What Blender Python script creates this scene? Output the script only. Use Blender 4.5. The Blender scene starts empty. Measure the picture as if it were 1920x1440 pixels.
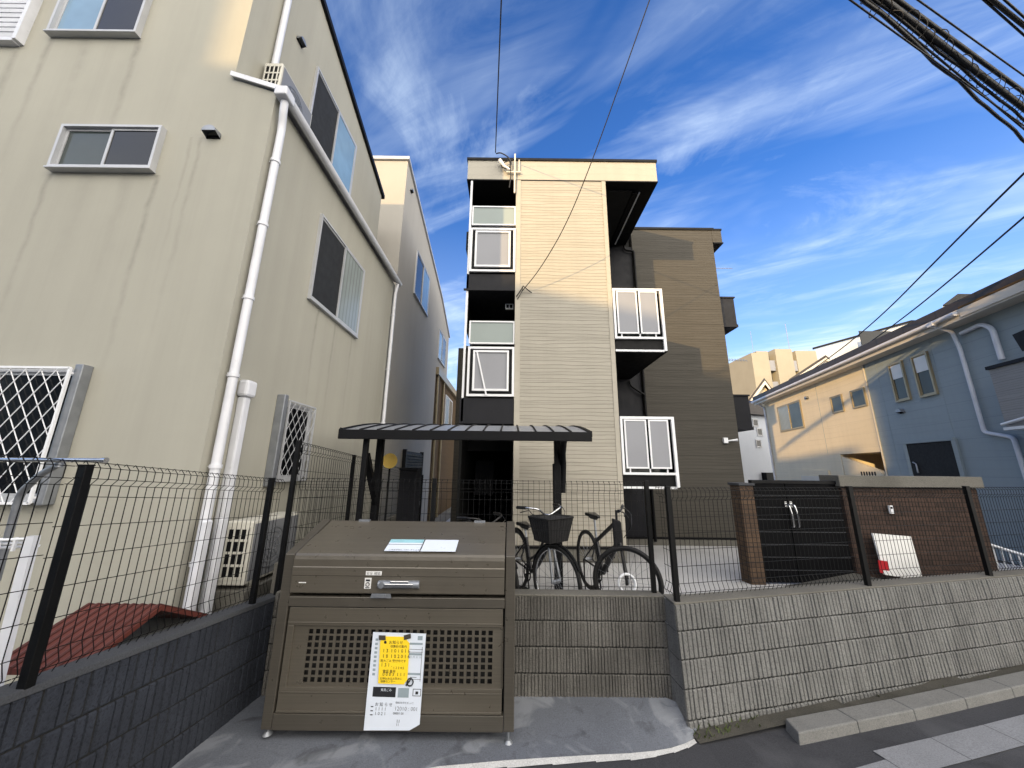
import bpy, bmesh, math, random
from mathutils import Vector, Matrix
random.seed(7)
PI = math.pi
V = Vector
scene = bpy.context.scene
COL = scene.collection

# ------------------------------------------------------------------ camera
CAM_H = 1.92
F_PX = 667.8
PITCH, ROLL, YAW = 0.23077, -0.01115, 0.00137
cyw, syw = math.cos(YAW), math.sin(YAW)
FW = V((syw*math.cos(PITCH), cyw*math.cos(PITCH), math.sin(PITCH)))
RT = V((cyw, -syw, 0.0))
UP = RT.cross(FW)
R2 = math.cos(ROLL)*RT - math.sin(ROLL)*UP
U2 = math.sin(ROLL)*RT + math.cos(ROLL)*UP
cam_d = bpy.data.cameras.new('camera')
cam = bpy.data.objects.new('camera', cam_d)
COL.objects.link(cam)
cam_d.sensor_width = 36.0
cam_d.lens = 36.0*F_PX/1920.0
cam_d.clip_start = 0.05
cam_d.clip_end = 3000
cam.matrix_world = Matrix(((R2.x, U2.x, -FW.x, 0), (R2.y, U2.y, -FW.y, 0), (R2.z, U2.z, -FW.z, CAM_H), (0, 0, 0, 1)))
scene.camera = cam

# surveyed position of a point of the photo on a known plane of the place
def at(x, y, X=None, Y=None, Z=None):
    d = R2*((x-960)/F_PX) + U2*(-(y-720)/F_PX) + FW
    o = V((0, 0, CAM_H))
    t = X/d.x if X is not None else (Y/d.y if Y is not None else (Z-CAM_H)/d.z)
    return o + d*t

# ------------------------------------------------------------------ materials
def lin(c):
    c /= 255.0
    return c/12.92 if c <= 0.04045 else ((c+0.055)/1.055)**2.4
def C(r, g, b, k=1.0):
    return (lin(r)*k, lin(g)*k, lin(b)*k, 1.0)
class N:
    """small node-graph helper"""
    def __init__(s, name):
        s.m = bpy.data.materials.new(name); s.m.use_nodes = True
        s.t = s.m.node_tree; s.t.nodes.clear()
        s.out = s.n('ShaderNodeOutputMaterial'); s.b = s.n('ShaderNodeBsdfPrincipled')
        s.t.links.new(s.b.outputs[0], s.out.inputs[0])
        s.tc = s.n('ShaderNodeTexCoord').outputs['Object']
    def n(s, k): return s.t.nodes.new(k)
    def l(s, a, b): s.t.links.new(a, b)
    def mp(s, scale=(1, 1, 1), loc=(0, 0, 0), rot=(0, 0, 0)):
        m = s.n('ShaderNodeMapping'); m.inputs['Scale'].default_value = scale
        m.inputs['Location'].default_value = loc; m.inputs['Rotation'].default_value = rot
        s.l(s.tc, m.inputs[0]); return m.outputs[0]
    def noise(s, scale, detail=4, rough=.55, vec=None, dist=0):
        k = s.n('ShaderNodeTexNoise'); k.inputs['Scale'].default_value = scale; k.inputs['Detail'].default_value = detail
        k.inputs['Roughness'].default_value = rough; k.inputs['Distortion'].default_value = dist
        s.l(vec if vec is not None else s.tc, k.inputs['Vector']); return k.outputs['Fac']
    def ramp(s, fac, stops):
        r = s.n('ShaderNodeValToRGB'); e = r.color_ramp.elements
        while len(e) < len(stops): e.new(.5)
        for i, (p, c) in enumerate(stops):
            e[i].position = p; e[i].color = c if isinstance(c, tuple) else (c, c, c, 1)
        s.l(fac, r.inputs[0]); return r.outputs[0]
    def mix(s, fac, a, b, mode='MIX'):
        m = s.n('ShaderNodeMix'); m.data_type = 'RGBA'; m.blend_type = mode
        for v, k in ((fac, 0), (a, 6), (b, 7)):
            if hasattr(v, 'links'): s.l(v, m.inputs[k])
            else: m.inputs[k].default_value = v
        return m.outputs[2]
    def math(s, op, a, b=0.0, c=0.0):
        m = s.n('ShaderNodeMath'); m.operation = op
        for i, v in enumerate((a, b, c)):
            if hasattr(v, 'links'): s.l(v, m.inputs[i])
            else: m.inputs[i].default_value = v
        return m.outputs[0]
    def sep(s, vec=None):
        k = s.n('ShaderNodeSeparateXYZ'); s.l(vec if vec is not None else s.tc, k.inputs[0]); return k.outputs
    def bump(s, h, dist=.01, strength=1.0, prev=None):
        k = s.n('ShaderNodeBump'); k.inputs['Distance'].default_value = dist; k.inputs['Strength'].default_value = strength
        s.l(h, k.inputs['Height'])
        if prev is not None: s.l(prev, k.inputs['Normal'])
        return k.outputs[0]
    def fin(s, col=None, rough=None, nor=None, metal=0.0, spec=None):
        for v, k in ((col, 'Base Color'), (rough, 'Roughness'), (metal, 'Metallic'), (spec, 'Specular IOR Level')):
            if v is None: continue
            if hasattr(v, 'links'): s.l(v, s.b.inputs[k])
            else: s.b.inputs[k].default_value = v
        if nor is not None: s.l(nor, s.b.inputs['Normal'])
        return s.m
def sc(c, k): return (c[0]*k, c[1]*k, c[2]*k, 1)

def paint(name, c, rough=.45, var=.12, scale=3.0, bump=.0, bscale=60, metal=0.0, spec=None):
    g = N(name)
    f = g.noise(scale, 5, .6)
    col = g.ramp(f, [(.3, sc(c, 1-var)), (.7, sc(c, 1+var))])
    rr = g.ramp(g.noise(scale*4, 3), [(.3, max(0.02, rough-.08)), (.7, min(1, rough+.08))])
    nor = g.bump(g.noise(bscale, 3), bump, 1.0) if bump else None
    return g.fin(col, rr, nor, metal, spec)

def stucco(name, c, streak=.16, runs=()):
    g = N(name)
    big = g.ramp(g.noise(.45, 5, .6), [(.3, sc(c, .93)), (.7, sc(c, 1.04))])
    st = g.noise(1.0, 5, .65, g.mp((2.6, 2.6, .11)))
    f = g.ramp(st, [(.42, 0.0), (.72, streak)])
    col = g.mix(f, big, sc(c, .55))
    if runs:
        x3 = g.sep(); wob = g.math('MULTIPLY', g.math('SUBTRACT', g.noise(3.0, 3), .5), .10); tot = None
        for ax, p0, z0, wd, ln, k in runs:    # dirty water runs below sills, hoods and pipe brackets
            d = g.math('ABSOLUTE', g.math('SUBTRACT', g.math('ADD', x3[ax], wob), p0))
            a_ = g.math('SUBTRACT', 1.0, g.math('MINIMUM', g.math('DIVIDE', d, wd), 1.0))
            dz = g.math('SUBTRACT', z0, x3[2])
            b_ = g.math('MULTIPLY', g.math('GREATER_THAN', dz, 0.0), g.math('MAXIMUM', g.math('SUBTRACT', 1.0, g.math('DIVIDE', dz, ln)), 0.0))
            v = g.math('MULTIPLY', g.math('MULTIPLY', a_, b_), k); tot = v if tot is None else g.math('MAXIMUM', tot, v)
        col = g.mix(g.math('MULTIPLY', tot, g.ramp(g.noise(7, 5), [(.3, .4), (.6, 1.)])), col, sc(c, .34))
    fine = g.noise(190, 2, .6)
    col = g.mix(g.ramp(fine, [(.35, .12), (.6, 0.)]), col, sc(c, .75))
    nor = g.bump(fine, .003, .7)
    return g.fin(col, .85, nor, spec=.25)

def siding(name, c, pitch=.455, wave=.055, depth=.012, joint=True, jdark=.55, x0=0.0, warp=5.0, groove_shade=.78):
    g = N(name)
    xyz = g.sep()
    w = g.n('ShaderNodeTexWave'); w.wave_type = 'BANDS'; w.bands_direction = 'Z'; w.wave_profile = 'SAW'
    w.inputs['Scale'].default_value = .314/wave; w.inputs['Distortion'].default_value = warp
    w.inputs['Detail'].default_value = 2.5; w.inputs['Detail Scale'].default_value = 1.3; w.inputs['Detail Roughness'].default_value = .5
    g.l(g.mp((.16, .16, 1)), w.inputs['Vector'])
    wv = w.outputs['Fac']
    base = g.ramp(g.noise(.6, 4), [(.3, sc(c, .95)), (.7, sc(c, 1.04))])
    col = g.mix(g.ramp(wv, [(.05, groove_shade), (.20, 0.0)]), base, sc(c, .62))  # shadow lines of the wave grooves put into the colour
    fine = g.noise(160, 2)
    col = g.mix(g.ramp(fine, [(.35, .15), (.6, 0.)]), col, sc(c, .7))
    h = wv
    nor = g.bump(h, depth, 1.0)
    nor = g.bump(fine, .002, .6, nor)
    if joint:
        fr = g.math('FRACT', g.math('MULTIPLY', xyz[2], 1/pitch))
        jn = g.math('LESS_THAN', fr, .022)
        col = g.mix(jn, col, sc(c, jdark))
    grime = g.noise(1.0, 5, .65, g.mp((3.0, 3.0, .16)))
    col = g.mix(g.ramp(grime, [(.45, 0.), (.75, .14)]), col, sc(c, .5))
    return g.fin(col, .7, nor, spec=.3)

def concrete(name, c, rough=.85, blot=.25, scale=1.6, bump=.004):
    g = N(name)
    a = g.noise(scale, 7, .62)
    col = g.ramp(a, [(.3, sc(c, 1-blot)), (.5, c), (.72, sc(c, 1+blot))])
    fine = g.noise(110, 3, .65)
    col = g.mix(g.ramp(fine, [(.32, .5), (.52, 0.)]), col, sc(c, .45))
    col = g.mix(g.ramp(fine, [(.58, 0.), (.72, .35)]), col, sc(c, 1.8))
    nor = g.bump(fine, bump, .8); nor = g.bump(g.noise(9, 5), .006, .5, nor)
    return g.fin(col, rough, nor, spec=.3)

def block(name, c, stain=.35, tone=.2):
    g = N(name)
    a = g.noise(2.2, 6, .6)
    col = g.ramp(a, [(.3, sc(c, .72)), (.55, c), (.75, sc(c, 1.22))])
    x3 = g.sep(); cell = g.n('ShaderNodeCombineXYZ')
    g.l(g.math('FLOOR', g.math('MULTIPLY', g.math('ADD', g.math('MULTIPLY', x3[0], .975), g.math('MULTIPLY', x3[1], .8)), 2.5)), cell.inputs[0]); g.l(g.math('FLOOR', g.math('MULTIPLY', g.math('ADD', x3[2], .02), 4.9)), cell.inputs[1])
    wn = g.n('ShaderNodeTexWhiteNoise'); g.l(cell.outputs[0], wn.inputs['Vector'])
    col = g.mix(g.math('MULTIPLY', wn.outputs['Value'], tone), col, sc(c, .55))
    st = g.noise(1.0, 6, .62, g.mp((5, 5, .9)))
    col = g.mix(g.ramp(st, [(.42, 0.), (.75, stain)]), col, sc(c, .35))
    pits = g.noise(75, 4, .65)
    col = g.mix(g.ramp(pits, [(.34, .7), (.5, 0.)]), col, sc(c, .35))
    nor = g.bump(pits, .012, .9); nor = g.bump(g.noise(260, 2), .003, .8, nor)
    return g.fin(col, .92, nor, spec=.2)

def glass(name, c, rough=.06, var=.2):
    g = N(name)
    col = g.ramp(g.noise(1.3, 3), [(.3, sc(c, 1-var)), (.7, sc(c, 1+var))])
    nor = g.bump(g.noise(1.1, 2), .02, .15)
    return g.fin(col, rough, nor, spec=.32)

def striped(name, c, axis, pitch, dark=.6, rough=.5, bump=.004, duty=.06, var=.1, metal=0.0):
    g = N(name)
    base = g.ramp(g.noise(2.0, 5), [(.3, sc(c, 1-var)), (.7, sc(c, 1+var))])
    fr = g.math('FRACT', g.math('MULTIPLY', g.sep()[axis], 1/pitch))
    f = g.math('LESS_THAN', fr, duty)
    col = g.mix(f, base, sc(c, dark))
    nor = g.bump(g.math('SUBTRACT', 1.0, f), bump, .8)
    return g.fin(col, rough, nor, metal)

def brick(name, c1, c2, mortar):
    g = N(name)
    b = g.n('ShaderNodeTexBrick'); b.inputs['Scale'].default_value = 1.0
    b.inputs['Color1'].default_value = c1; b.inputs['Color2'].default_value = c2; b.inputs['Mortar'].default_value = mortar
    b.inputs['Mortar Size'].default_value = .006; b.inputs['Brick Width'].default_value = .23; b.inputs['Row Height'].default_value = .065
    x = g.sep(); cmb = g.n('ShaderNodeCombineXYZ')
    g.l(g.math('ADD', x[0], x[1]), cmb.inputs[0]); g.l(x[2], cmb.inputs[1])
    g.l(cmb.outputs[0], b.inputs['Vector'])
    n = g.noise(40, 4)
    col = g.mix(g.ramp(n, [(.3, .5), (.6, 0.)]), b.outputs['Color'], sc(c1, .5))
    nor = g.bump(b.outputs['Fac'], -.006, .8); nor = g.bump(n, .003, .7, nor)
    return g.fin(col, .85, nor, spec=.25)

M = {}
M['cream'] = stucco('cream_stucco', C(164, 162, 151), .2, ((0, -5.56, 5.29, .05, 2.6, .42), (0, -5.1, 5.29, .18, 1.6, .16), (0, -4.28, 5.29, .05, 3.0, .5), (0, -4.62, 5.3, .1, 2.0, .2), (0, -6.2, 7.42, .06, 2.3, .4), (0, -5.02, 7.42, .06, 2.2, .45), (0, -5.7, 7.42, .12, 1.5, .3),
    (0, -3.86, 5.85, .04, 3.0, .35), (0, -3.98, 5.85, .03, 2.2, .28), (0, -6.6, 7.2, .08, 2.6, .35), (1, 5.2, 4.3, .045, 2.2, .4), (1, 5.75, 4.3, .04, 2.0, .38), (1, 6.4, 4.3, .05, 2.4, .3)))
M['cream_side'] = stucco('cream_side_stucco', C(172, 170, 158), .08)
M['greyst'] = stucco('grey_stucco', C(168, 164, 156), .1)
M['brown'] = siding('brown_siding', C(100, 78, 48), .3, .05)
M['tower'] = siding('pale_siding', C(174, 169, 157), .455, .075, .013, groove_shade=.95, warp=4.2, jdark=.75)
M['fascia'] = siding('pale_fascia', C(172, 167, 155), .6, .2, .003, joint=False, groove_shade=.12)
M['wing'] = siding('taupe_siding', C(78, 75, 69), .455, .075, .012, groove_shade=.95, warp=4.2)
M['char'] = paint('charcoal_panel', C(30, 31, 36), .6, .15, 2., spec=.2)
M['blackm'] = paint('black_metal', C(11, 12, 15), .55, .2, 3., spec=.18)
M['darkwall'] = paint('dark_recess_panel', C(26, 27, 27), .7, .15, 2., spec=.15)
M['soffit'] = paint('dark_soffit', C(30, 31, 32), .65, .15, 1.5, spec=.2)
M['white'] = paint('white_paint', C(222, 224, 228), .35, .06, 3.)
M['pvc'] = paint('white_pvc_pipe', C(206, 208, 214), .35, .08, 4.)
M['alu'] = paint('silver_aluminium', C(176, 178, 182), .4, .08, 4., metal=.15)
M['galv'] = paint('dull_steel', C(140, 144, 150), .42, .15, 8., metal=.6)
M['chrome'] = paint('polished_steel', C(205, 207, 210), .18, .06, 8., metal=.95)
M['frost'] = paint('frosted_panel', C(138, 140, 146), .45, .04, 1.5, spec=.3)
M['frost2'] = paint('frosted_green_panel', C(140, 150, 148), .45, .04, 1.5, spec=.3)
M['dglass'] = glass('dark_window_glass', C(14, 16, 19), .1)
M['screen'] = paint('insect_screen', C(24, 27, 31), .85, .2, 2.)
M['gglass'] = glass('grey_window_glass', C(58, 66, 65), .1)
M['bglass'] = glass('painted_sky_glass', C(120, 150, 175), .04)  # reflected sky put into the pane colour
M['curt'] = striped('curtain_behind_glass', C(140, 148, 146), 1, .12, .75, .25, .002, .3)
M['fence'] = paint('black_fence_wire', C(9, 10, 12), .5, .2, 5., spec=.2)
M['dblock'] = block('dark_slate_block', C(56, 60, 69), .4)
M['gblock2'] = block('weathered_shaded_ribbed_block', C(108, 106, 102), .65)  # back leg: staining plus the shade of the bin bay put into the colour
M['gblock'] = block('grey_ribbed_block', C(127, 127, 125), .45, .13)
M['cap'] = concrete('coping_concrete', C(104, 102, 96), .9, .22)
M['dcap'] = concrete('dark_coping', C(66, 68, 72), .9, .2)
M['joint'] = concrete('mortar_core', C(40, 40, 40), .95, .2)
M['asph'] = concrete('asphalt', C(60, 61, 65), .9, .14, .9, .006)
M['padc'] = concrete('bay_concrete', C(98, 102, 110), .9, .2, 1.1)
def smears(m, c, lo, hi, scale, amt):
    t = m.node_tree; b = [k for k in t.nodes if k.type == 'BSDF_PRINCIPLED'][0]; src = b.inputs['Base Color'].links[0].from_socket
    tc = t.nodes.new('ShaderNodeTexCoord'); n = t.nodes.new('ShaderNodeTexNoise'); n.inputs['Scale'].default_value = scale; n.inputs['Detail'].default_value = 7; n.inputs['Distortion'].default_value = .8
    r = t.nodes.new('ShaderNodeValToRGB'); r.color_ramp.elements[0].position = lo; r.color_ramp.elements[1].position = hi; r.color_ramp.elements[1].color = (amt, amt, amt, 1)
    mx = t.nodes.new('ShaderNodeMix'); mx.data_type = 'RGBA'; mx.inputs[7].default_value = c
    t.links.new(tc.outputs['Object'], n.inputs['Vector']); t.links.new(n.outputs['Fac'], r.inputs[0]); t.links.new(r.outputs[0], mx.inputs[0]); t.links.new(src, mx.inputs[6]); t.links.new(mx.outputs[2], b.inputs['Base Color'])
smears(M['padc'], C(138, 142, 148), .55, .62, 2.3, .6); smears(M['padc'], C(52, 54, 58), .60, .72, 4.5, .6)
smears(M['asph'], C(84, 85, 88), .54, .64, .8, .6); smears(M['asph'], C(38, 38, 40), .60, .70, 1.7, .5)
M['ctr'] = concrete('pale_concrete', C(128, 130, 134), .88, .14, 1.4)
M['kerb'] = concrete('kerb_concrete', C(114, 114, 112), .9, .18, 2.2)
M['yard'] = concrete('yard_concrete', C(172, 172, 172), .88, .12, 1.0)
M['soil'] = concrete('damp_soil', C(74, 72, 66), .95, .3, 3., .01)
M['roofd'] = striped('dark_roof_sheet', C(52, 46, 44), 0, .25, .6, .55)
M['rust'] = striped('rust_red_roof', C(92, 46, 38), 0, .0575, .6, .5, .012, .2, .2)
M['blue'] = siding('blue_siding', C(146, 157, 162), .455, .2, .004, jdark=.8, groove_shade=.1)
M['creamh'] = siding('warm_cream_siding', C(222, 208, 180), .455, .2, .004, jdark=.85, groove_shade=.06)
M['farwall'] = stucco('pale_far_stucco', C(160, 154, 138), .08)
M['whiteh'] = stucco('white_house_stucco', C(190, 196, 206), .06)
M['palesid'] = siding('grey_balcony_siding', C(150, 150, 150), .2, .05, .006)
M['eave'] = paint('pale_eave_board', C(204, 196, 182), .5, .06, 3.)
M['bronze'] = paint('bronze_frame', C(150, 138, 112), .4, .1, 4., metal=.3)
M['brick'] = brick('brown_brick', C(74, 58, 50), C(58, 46, 41), C(40, 36, 34))
M['brick2'] = brick('tan_brick', C(88, 71, 57), C(72, 58, 48), C(54, 48, 43))
M['gatem'] = paint('black_gate_boards', C(6, 7, 10), .6, .2, 4., spec=.08)
M['signw'] = paint('white_sheet', C(214, 214, 212), .4, .05, 3.)
M['red'] = paint('red_label', C(172, 30, 38), .4, .08, 5.)
M['yellow'] = paint('yellow_disc', C(250, 212, 110), .5, .06, 5.)
M['yel'] = paint('yellow_card', C(238, 204, 40), .5, .05, 9.)
M['paper'] = paint('printed_sheet', C(206, 214, 226), .35, .04, 5.)
M['ink'] = paint('black_ink', C(24, 26, 32), .6, .1, 9.)
M['greyink'] = paint('grey_ink', C(136, 150, 158), .6, .1, 9.)
M['tealink'] = paint('teal_ink', C(140, 186, 196), .6, .1, 9.)
M['rubber'] = paint('tyre_rubber', C(16, 16, 17), .75, .15, 20.)
M['bikeb'] = paint('black_bike_paint', C(18, 18, 20), .35, .15, 8.)
M['bag'] = paint('black_basket', C(20, 20, 22), .8, .25, 14.)
M['cable'] = paint('black_cable', C(14, 15, 20), .6, .2, 10.)
M['bluep'] = paint('blue_plastic', C(70, 110, 160), .4, .1, 6.)
M['line'] = concrete('worn_white_paint', C(196, 196, 194), .85, .2, 4.)
M['leaf'] = paint('weed_leaf', C(74, 84, 42), .7, .3, 20.)
M['shed'] = concrete('grey_shed_wall', C(112, 112, 108), .85, .2)
M['acw'] = paint('ac_casing', C(196, 194, 184), .45, .06, 4.)
M['acg'] = paint('ac_front', C(118, 120, 124), .45, .06, 4.)
M['shroof'] = paint('shelter_sheet', C(118, 122, 130), .35, .1, 3.)
def bin_mat(name, c):
    g = N(name)
    lines = g.noise(1.0, 3, .6, g.mp((.6, .6, 90)))
    col = g.ramp(lines, [(.3, sc(c, .88)), (.7, sc(c, 1.1))])
    dust = g.ramp(g.noise(2.4, 6, .62), [(.4, 0.), (.75, .25)])
    col = g.mix(dust, col, sc(c, 1.5))
    return g.fin(col, g.ramp(g.noise(14, 4), [(.3, .26), (.7, .4)]), g.bump(g.noise(5, 3), .004, .25), .35, spec=.7)
M['bin'] = bin_mat('bronze_grey_sheet', C(80, 76, 69))
M['binl'] = bin_mat('bronze_grey_panel', C(92, 87, 78))
M['bind'] = paint('bin_inside', C(16, 16, 16), .8, .2, 5.)

# ------------------------------------------------------------------ mesh helper
class MB:
    def __init__(s): s.v = []; s.f = []; s.mi = []; s.sm = []
    def add(s, vs, fs, mi=0, smooth=False):
        o = len(s.v); s.v += [tuple(p) for p in vs]
        for f in fs: s.f.append([i+o for i in f]); s.mi.append(mi); s.sm.append(smooth)
        return s
    def hexa(s, p, mi=0):      # 8 points: bottom 4 ccw, top 4 ccw
        return s.add(p, [(3, 2, 1, 0), (4, 5, 6, 7), (0, 1, 5, 4), (1, 2, 6, 5), (2, 3, 7, 6), (3, 0, 4, 7)], mi)
    def ob(s, o, a, b, c, mi=0):   # oriented box from corner o along vectors a,b,c (right-handed)
        o, a, b, c = V(o), V(a), V(b), V(c)
        if a.cross(b).dot(c) < 0: a, b = b, a
        return s.hexa([o, o+a, o+a+b, o+b, o+c, o+a+c, o+a+b+c, o+b+c], mi)
    def box(s, x0, x1, y0, y1, z0, z1, mi=0):
        return s.ob((x0, y0, z0), (x1-x0, 0, 0), (0, y1-y0, 0), (0, 0, z1-z0), mi)
    def quad(s, a, b, c, d, mi=0): return s.add([a, b, c, d], [(0, 1, 2, 3)], mi)
    def prism(s, poly, ext, mi=0):  # polygon (3D pts) extruded by vector
        n = len(poly); e = V(ext); P = [V(p) for p in poly]
        nor = V((0, 0, 0))
        for i in range(n): nor += P[i].cross(P[(i+1) % n])
        if nor.dot(e) < 0: P.reverse()
        vs = P+[p+e for p in P]
        fs = [tuple(range(n-1, -1, -1)), tuple(range(n, 2*n))]+[(i, (i+1) % n, n+(i+1) % n, n+i) for i in range(n)]
        return s.add(vs, fs, mi)
    def tube(s, pts, r, n=8, mi=0, closed=False, smooth=True, caps=True):
        P = [V(p) for p in pts]; m = len(P)
        rr = r if isinstance(r, (list, tuple)) else [r]*m
        ref = None; rings = []
        for i in range(m):
            if closed: t = (P[(i+1) % m]-P[i-1])
            else: t = P[min(i+1, m-1)]-P[max(i-1, 0)]
            if t.length < 1e-9: t = V((0, 0, 1))
            t.normalize()
            if ref is None:
                ref = V((0, 0, 1)) if abs(t.z) < .9 else V((1, 0, 0))
            u = ref-t*ref.dot(t)
            if u.length < 1e-4: u = t.orthogonal()
            u.normalize(); w = t.cross(u); ref = u
            rings.append([P[i]+(u*math.cos(2*PI*(k+.5)/n)+w*math.sin(2*PI*(k+.5)/n))*rr[i] for k in range(n)])
        vs = [p for ring in rings for p in ring]; fs = []
        for i in range(m if closed else m-1):
            j = (i+1) % m
            for k in range(n):
                fs.append((i*n+k, i*n+(k+1) % n, j*n+(k+1) % n, j*n+k))
        s.add(vs, fs, mi, smooth and n > 5)
        if caps and not closed:
            s.add(rings[0], [tuple(range(n-1, -1, -1))], mi); s.add(rings[-1], [tuple(range(n))], mi)
        return s
    def bar(s, a, b, w, h, mi=0, up=(0, 0, 1)):   # rectangular bar a->b
        a, b = V(a), V(b); t = (b-a).normalized(); u = V(up)
        side = t.cross(u)
        if side.length < 1e-4: side = t.cross(V((0, 1, 0)))
        side.normalize(); u = side.cross(t).normalized()
        return s.ob(a-side*w/2-u*h/2, b-a, side*w, u*h, mi)
    def build(s, name, mats, parent=None, bevel=0.0, weld=False):
        me = bpy.data.meshes.new(name); me.from_pydata(s.v, [], s.f)
        for m in (mats if isinstance(mats, (list, tuple)) else [mats]): me.materials.append(m)
        for p, i, q in zip(me.polygons, s.mi, s.sm): p.material_index = i; p.use_smooth = q
        me.update()
        o = bpy.data.objects.new(name, me); COL.objects.link(o)
        if bevel:
            b = o.modifiers.new('bevel', 'BEVEL'); b.width = bevel; b.segments = 2; b.limit_method = 'ANGLE'; b.angle_limit = math.radians(40)
        if parent is not None: link(o, parent)
        return o
def world_of(o):
    m = o.matrix_basis.copy()
    if o.parent is not None: m = world_of(o.parent) @ o.matrix_parent_inverse @ m
    return m
def link(o, parent):
    o.parent = parent; o.matrix_parent_inverse = world_of(parent).inverted()
def thing(name, loc, label, cat, group=None):
    o = bpy.data.objects.new(name, None); COL.objects.link(o); o.location = loc
    o.empty_display_size = .1
    o['label'] = label; o['category'] = cat
    if group: o['group'] = group
    return o
def tag(o, label, cat, group=None):
    o['label'] = label; o['category'] = cat
    if group: o['group'] = group
    return o
def struct(o): o['kind'] = 'structure'; return o
def copy_thing(o, delta, label=None):
    c = o.copy(); COL.objects.link(c); c.location = V(o.location)+V(delta)
    if label: c['label'] = label
    def rec(src, dst):
        for ch in list(src.children):
            d = ch.copy(); COL.objects.link(d); d.parent = dst; rec(ch, d)
    rec(o, c)
    return c

def text(mb, s, o, u, w, size, mi=0, bold=0.0):   # flat lettering laid on a plane (u right, w up)
    cu = bpy.data.curves.new('t', 'FONT'); cu.body = s; cu.size = size; cu.offset = bold; cu.resolution_u = 2
    ob = bpy.data.objects.new('t', cu); COL.objects.link(ob)
    dg = bpy.context.evaluated_depsgraph_get(); me = bpy.data.meshes.new_from_object(ob.evaluated_get(dg))
    u, w, o = V(u), V(w), V(o)
    mb.add([o+u*p.co.x+w*p.co.y for p in me.vertices], [tuple(p.vertices) for p in me.polygons], mi)
    bpy.data.objects.remove(ob); bpy.data.curves.remove(cu); bpy.data.meshes.remove(me)

Xv, Yv, Zv = V((1, 0, 0)), V((0, 1, 0)), V((0, 0, 1))
def lerp(a, b, t): return a+(b-a)*t
def interp(tab, x):
    if x <= tab[0][0]: return tab[0][1]
    for (x0, y0), (x1, y1) in zip(tab, tab[1:]):
        if x <= x1:
            t = (x-x0)/(x1-x0); return y0+(y1-y0)*t
    return tab[-1][1]

# ------------------------------------------------------------------ sky and sun
SUN_T = V((.835, 1.0, -.20)).normalized()
elev = math.asin(-SUN_T.z); azim = math.atan2(-SUN_T.x, -SUN_T.y)
sd = bpy.data.lights.new('sun', 'SUN'); sd.energy = 2.0; sd.angle = math.radians(.53); sd.color = (.90, .61, .28)
so = bpy.data.objects.new('sun', sd); COL.objects.link(so)
so.rotation_euler = SUN_T.to_track_quat('-Z', 'Y').to_euler(); so.location = (-20, -24, 9)
w = bpy.data.worlds.new('World'); scene.world = w; w.use_nodes = True
nt = w.node_tree; nt.nodes.clear()
def nn(k): return nt.nodes.new(k)
wo = nn('ShaderNodeOutputWorld'); bg = nn('ShaderNodeBackground'); nt.links.new(bg.outputs[0], wo.inputs[0])
sky = nn('ShaderNodeTexSky'); sky.sky_type = 'NISHITA'; sky.sun_disc = False
sky.sun_elevation = elev; sky.sun_rotation = azim % (2*PI); sky.air_density = 1.0; sky.dust_density = .6; sky.ozone_density = 1.6
hsv = nn('ShaderNodeHueSaturation'); hsv.inputs['Saturation'].default_value = 1.15; hsv.inputs['Value'].default_value = 1.0
nt.links.new(sky.outputs[0], hsv.inputs['Color'])
tint = nn('ShaderNodeMix'); tint.data_type = 'RGBA'; tint.blend_type = 'MULTIPLY'; tint.inputs[0].default_value = 1.0; tint.inputs[7].default_value = (.155, .41, .80, 1)
nt.links.new(hsv.outputs[0], tint.inputs[6])
tcw = nn('ShaderNodeTexCoord'); sp = nn('ShaderNodeSeparateXYZ'); nt.links.new(tcw.outputs['Generated'], sp.inputs[0])
def wm(op, a, b=0.0):
    m = nn('ShaderNodeMath'); m.operation = op
    for i, v in enumerate((a, b)):
        if hasattr(v, 'links'): nt.links.new(v, m.inputs[i])
        else: m.inputs[i].default_value = v
    return m.outputs[0]
CLOUD_K, CLOUD_RGB, FILL_RGB, EXPOSURE = .80, (2.4, 2.85, 3.35, 1), (11.0, 10.2, 9.0, 1), 1.5
zz = wm('ADD', wm('MAXIMUM', sp.outputs[2], 0.0), .10)
cb = nn('ShaderNodeCombineXYZ'); nt.links.new(wm('DIVIDE', sp.outputs[0], zz), cb.inputs[0]); nt.links.new(wm('DIVIDE', sp.outputs[1], zz), cb.inputs[1])
def wnoise(scale, detail, rough, sc3, rotz, loc=(0, 0, 0), dist=0.0):
    r0 = nn('ShaderNodeMapping'); r0.inputs['Rotation'].default_value = (0, 0, rotz); r0.inputs['Location'].default_value = loc
    nt.links.new(cb.outputs[0], r0.inputs[0])
    mp = nn('ShaderNodeMapping'); mp.inputs['Scale'].default_value = sc3; nt.links.new(r0.outputs[0], mp.inputs[0])
    k = nn('ShaderNodeTexNoise'); k.inputs['Scale'].default_value = scale; k.inputs['Detail'].default_value = detail
    k.inputs['Roughness'].default_value = rough; k.inputs['Distortion'].default_value = dist
    nt.links.new(mp.outputs[0], k.inputs['Vector']); return k.outputs['Fac']
def wramp(f, stops):
    r = nn('ShaderNodeValToRGB'); e = r.color_ramp.elements
    while len(e) < len(stops): e.new(.5)
    for i, (p, c) in enumerate(stops): e[i].position = p; e[i].color = (c, c, c, 1)
    nt.links.new(f, r.inputs[0]); return r.outputs[0]
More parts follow.
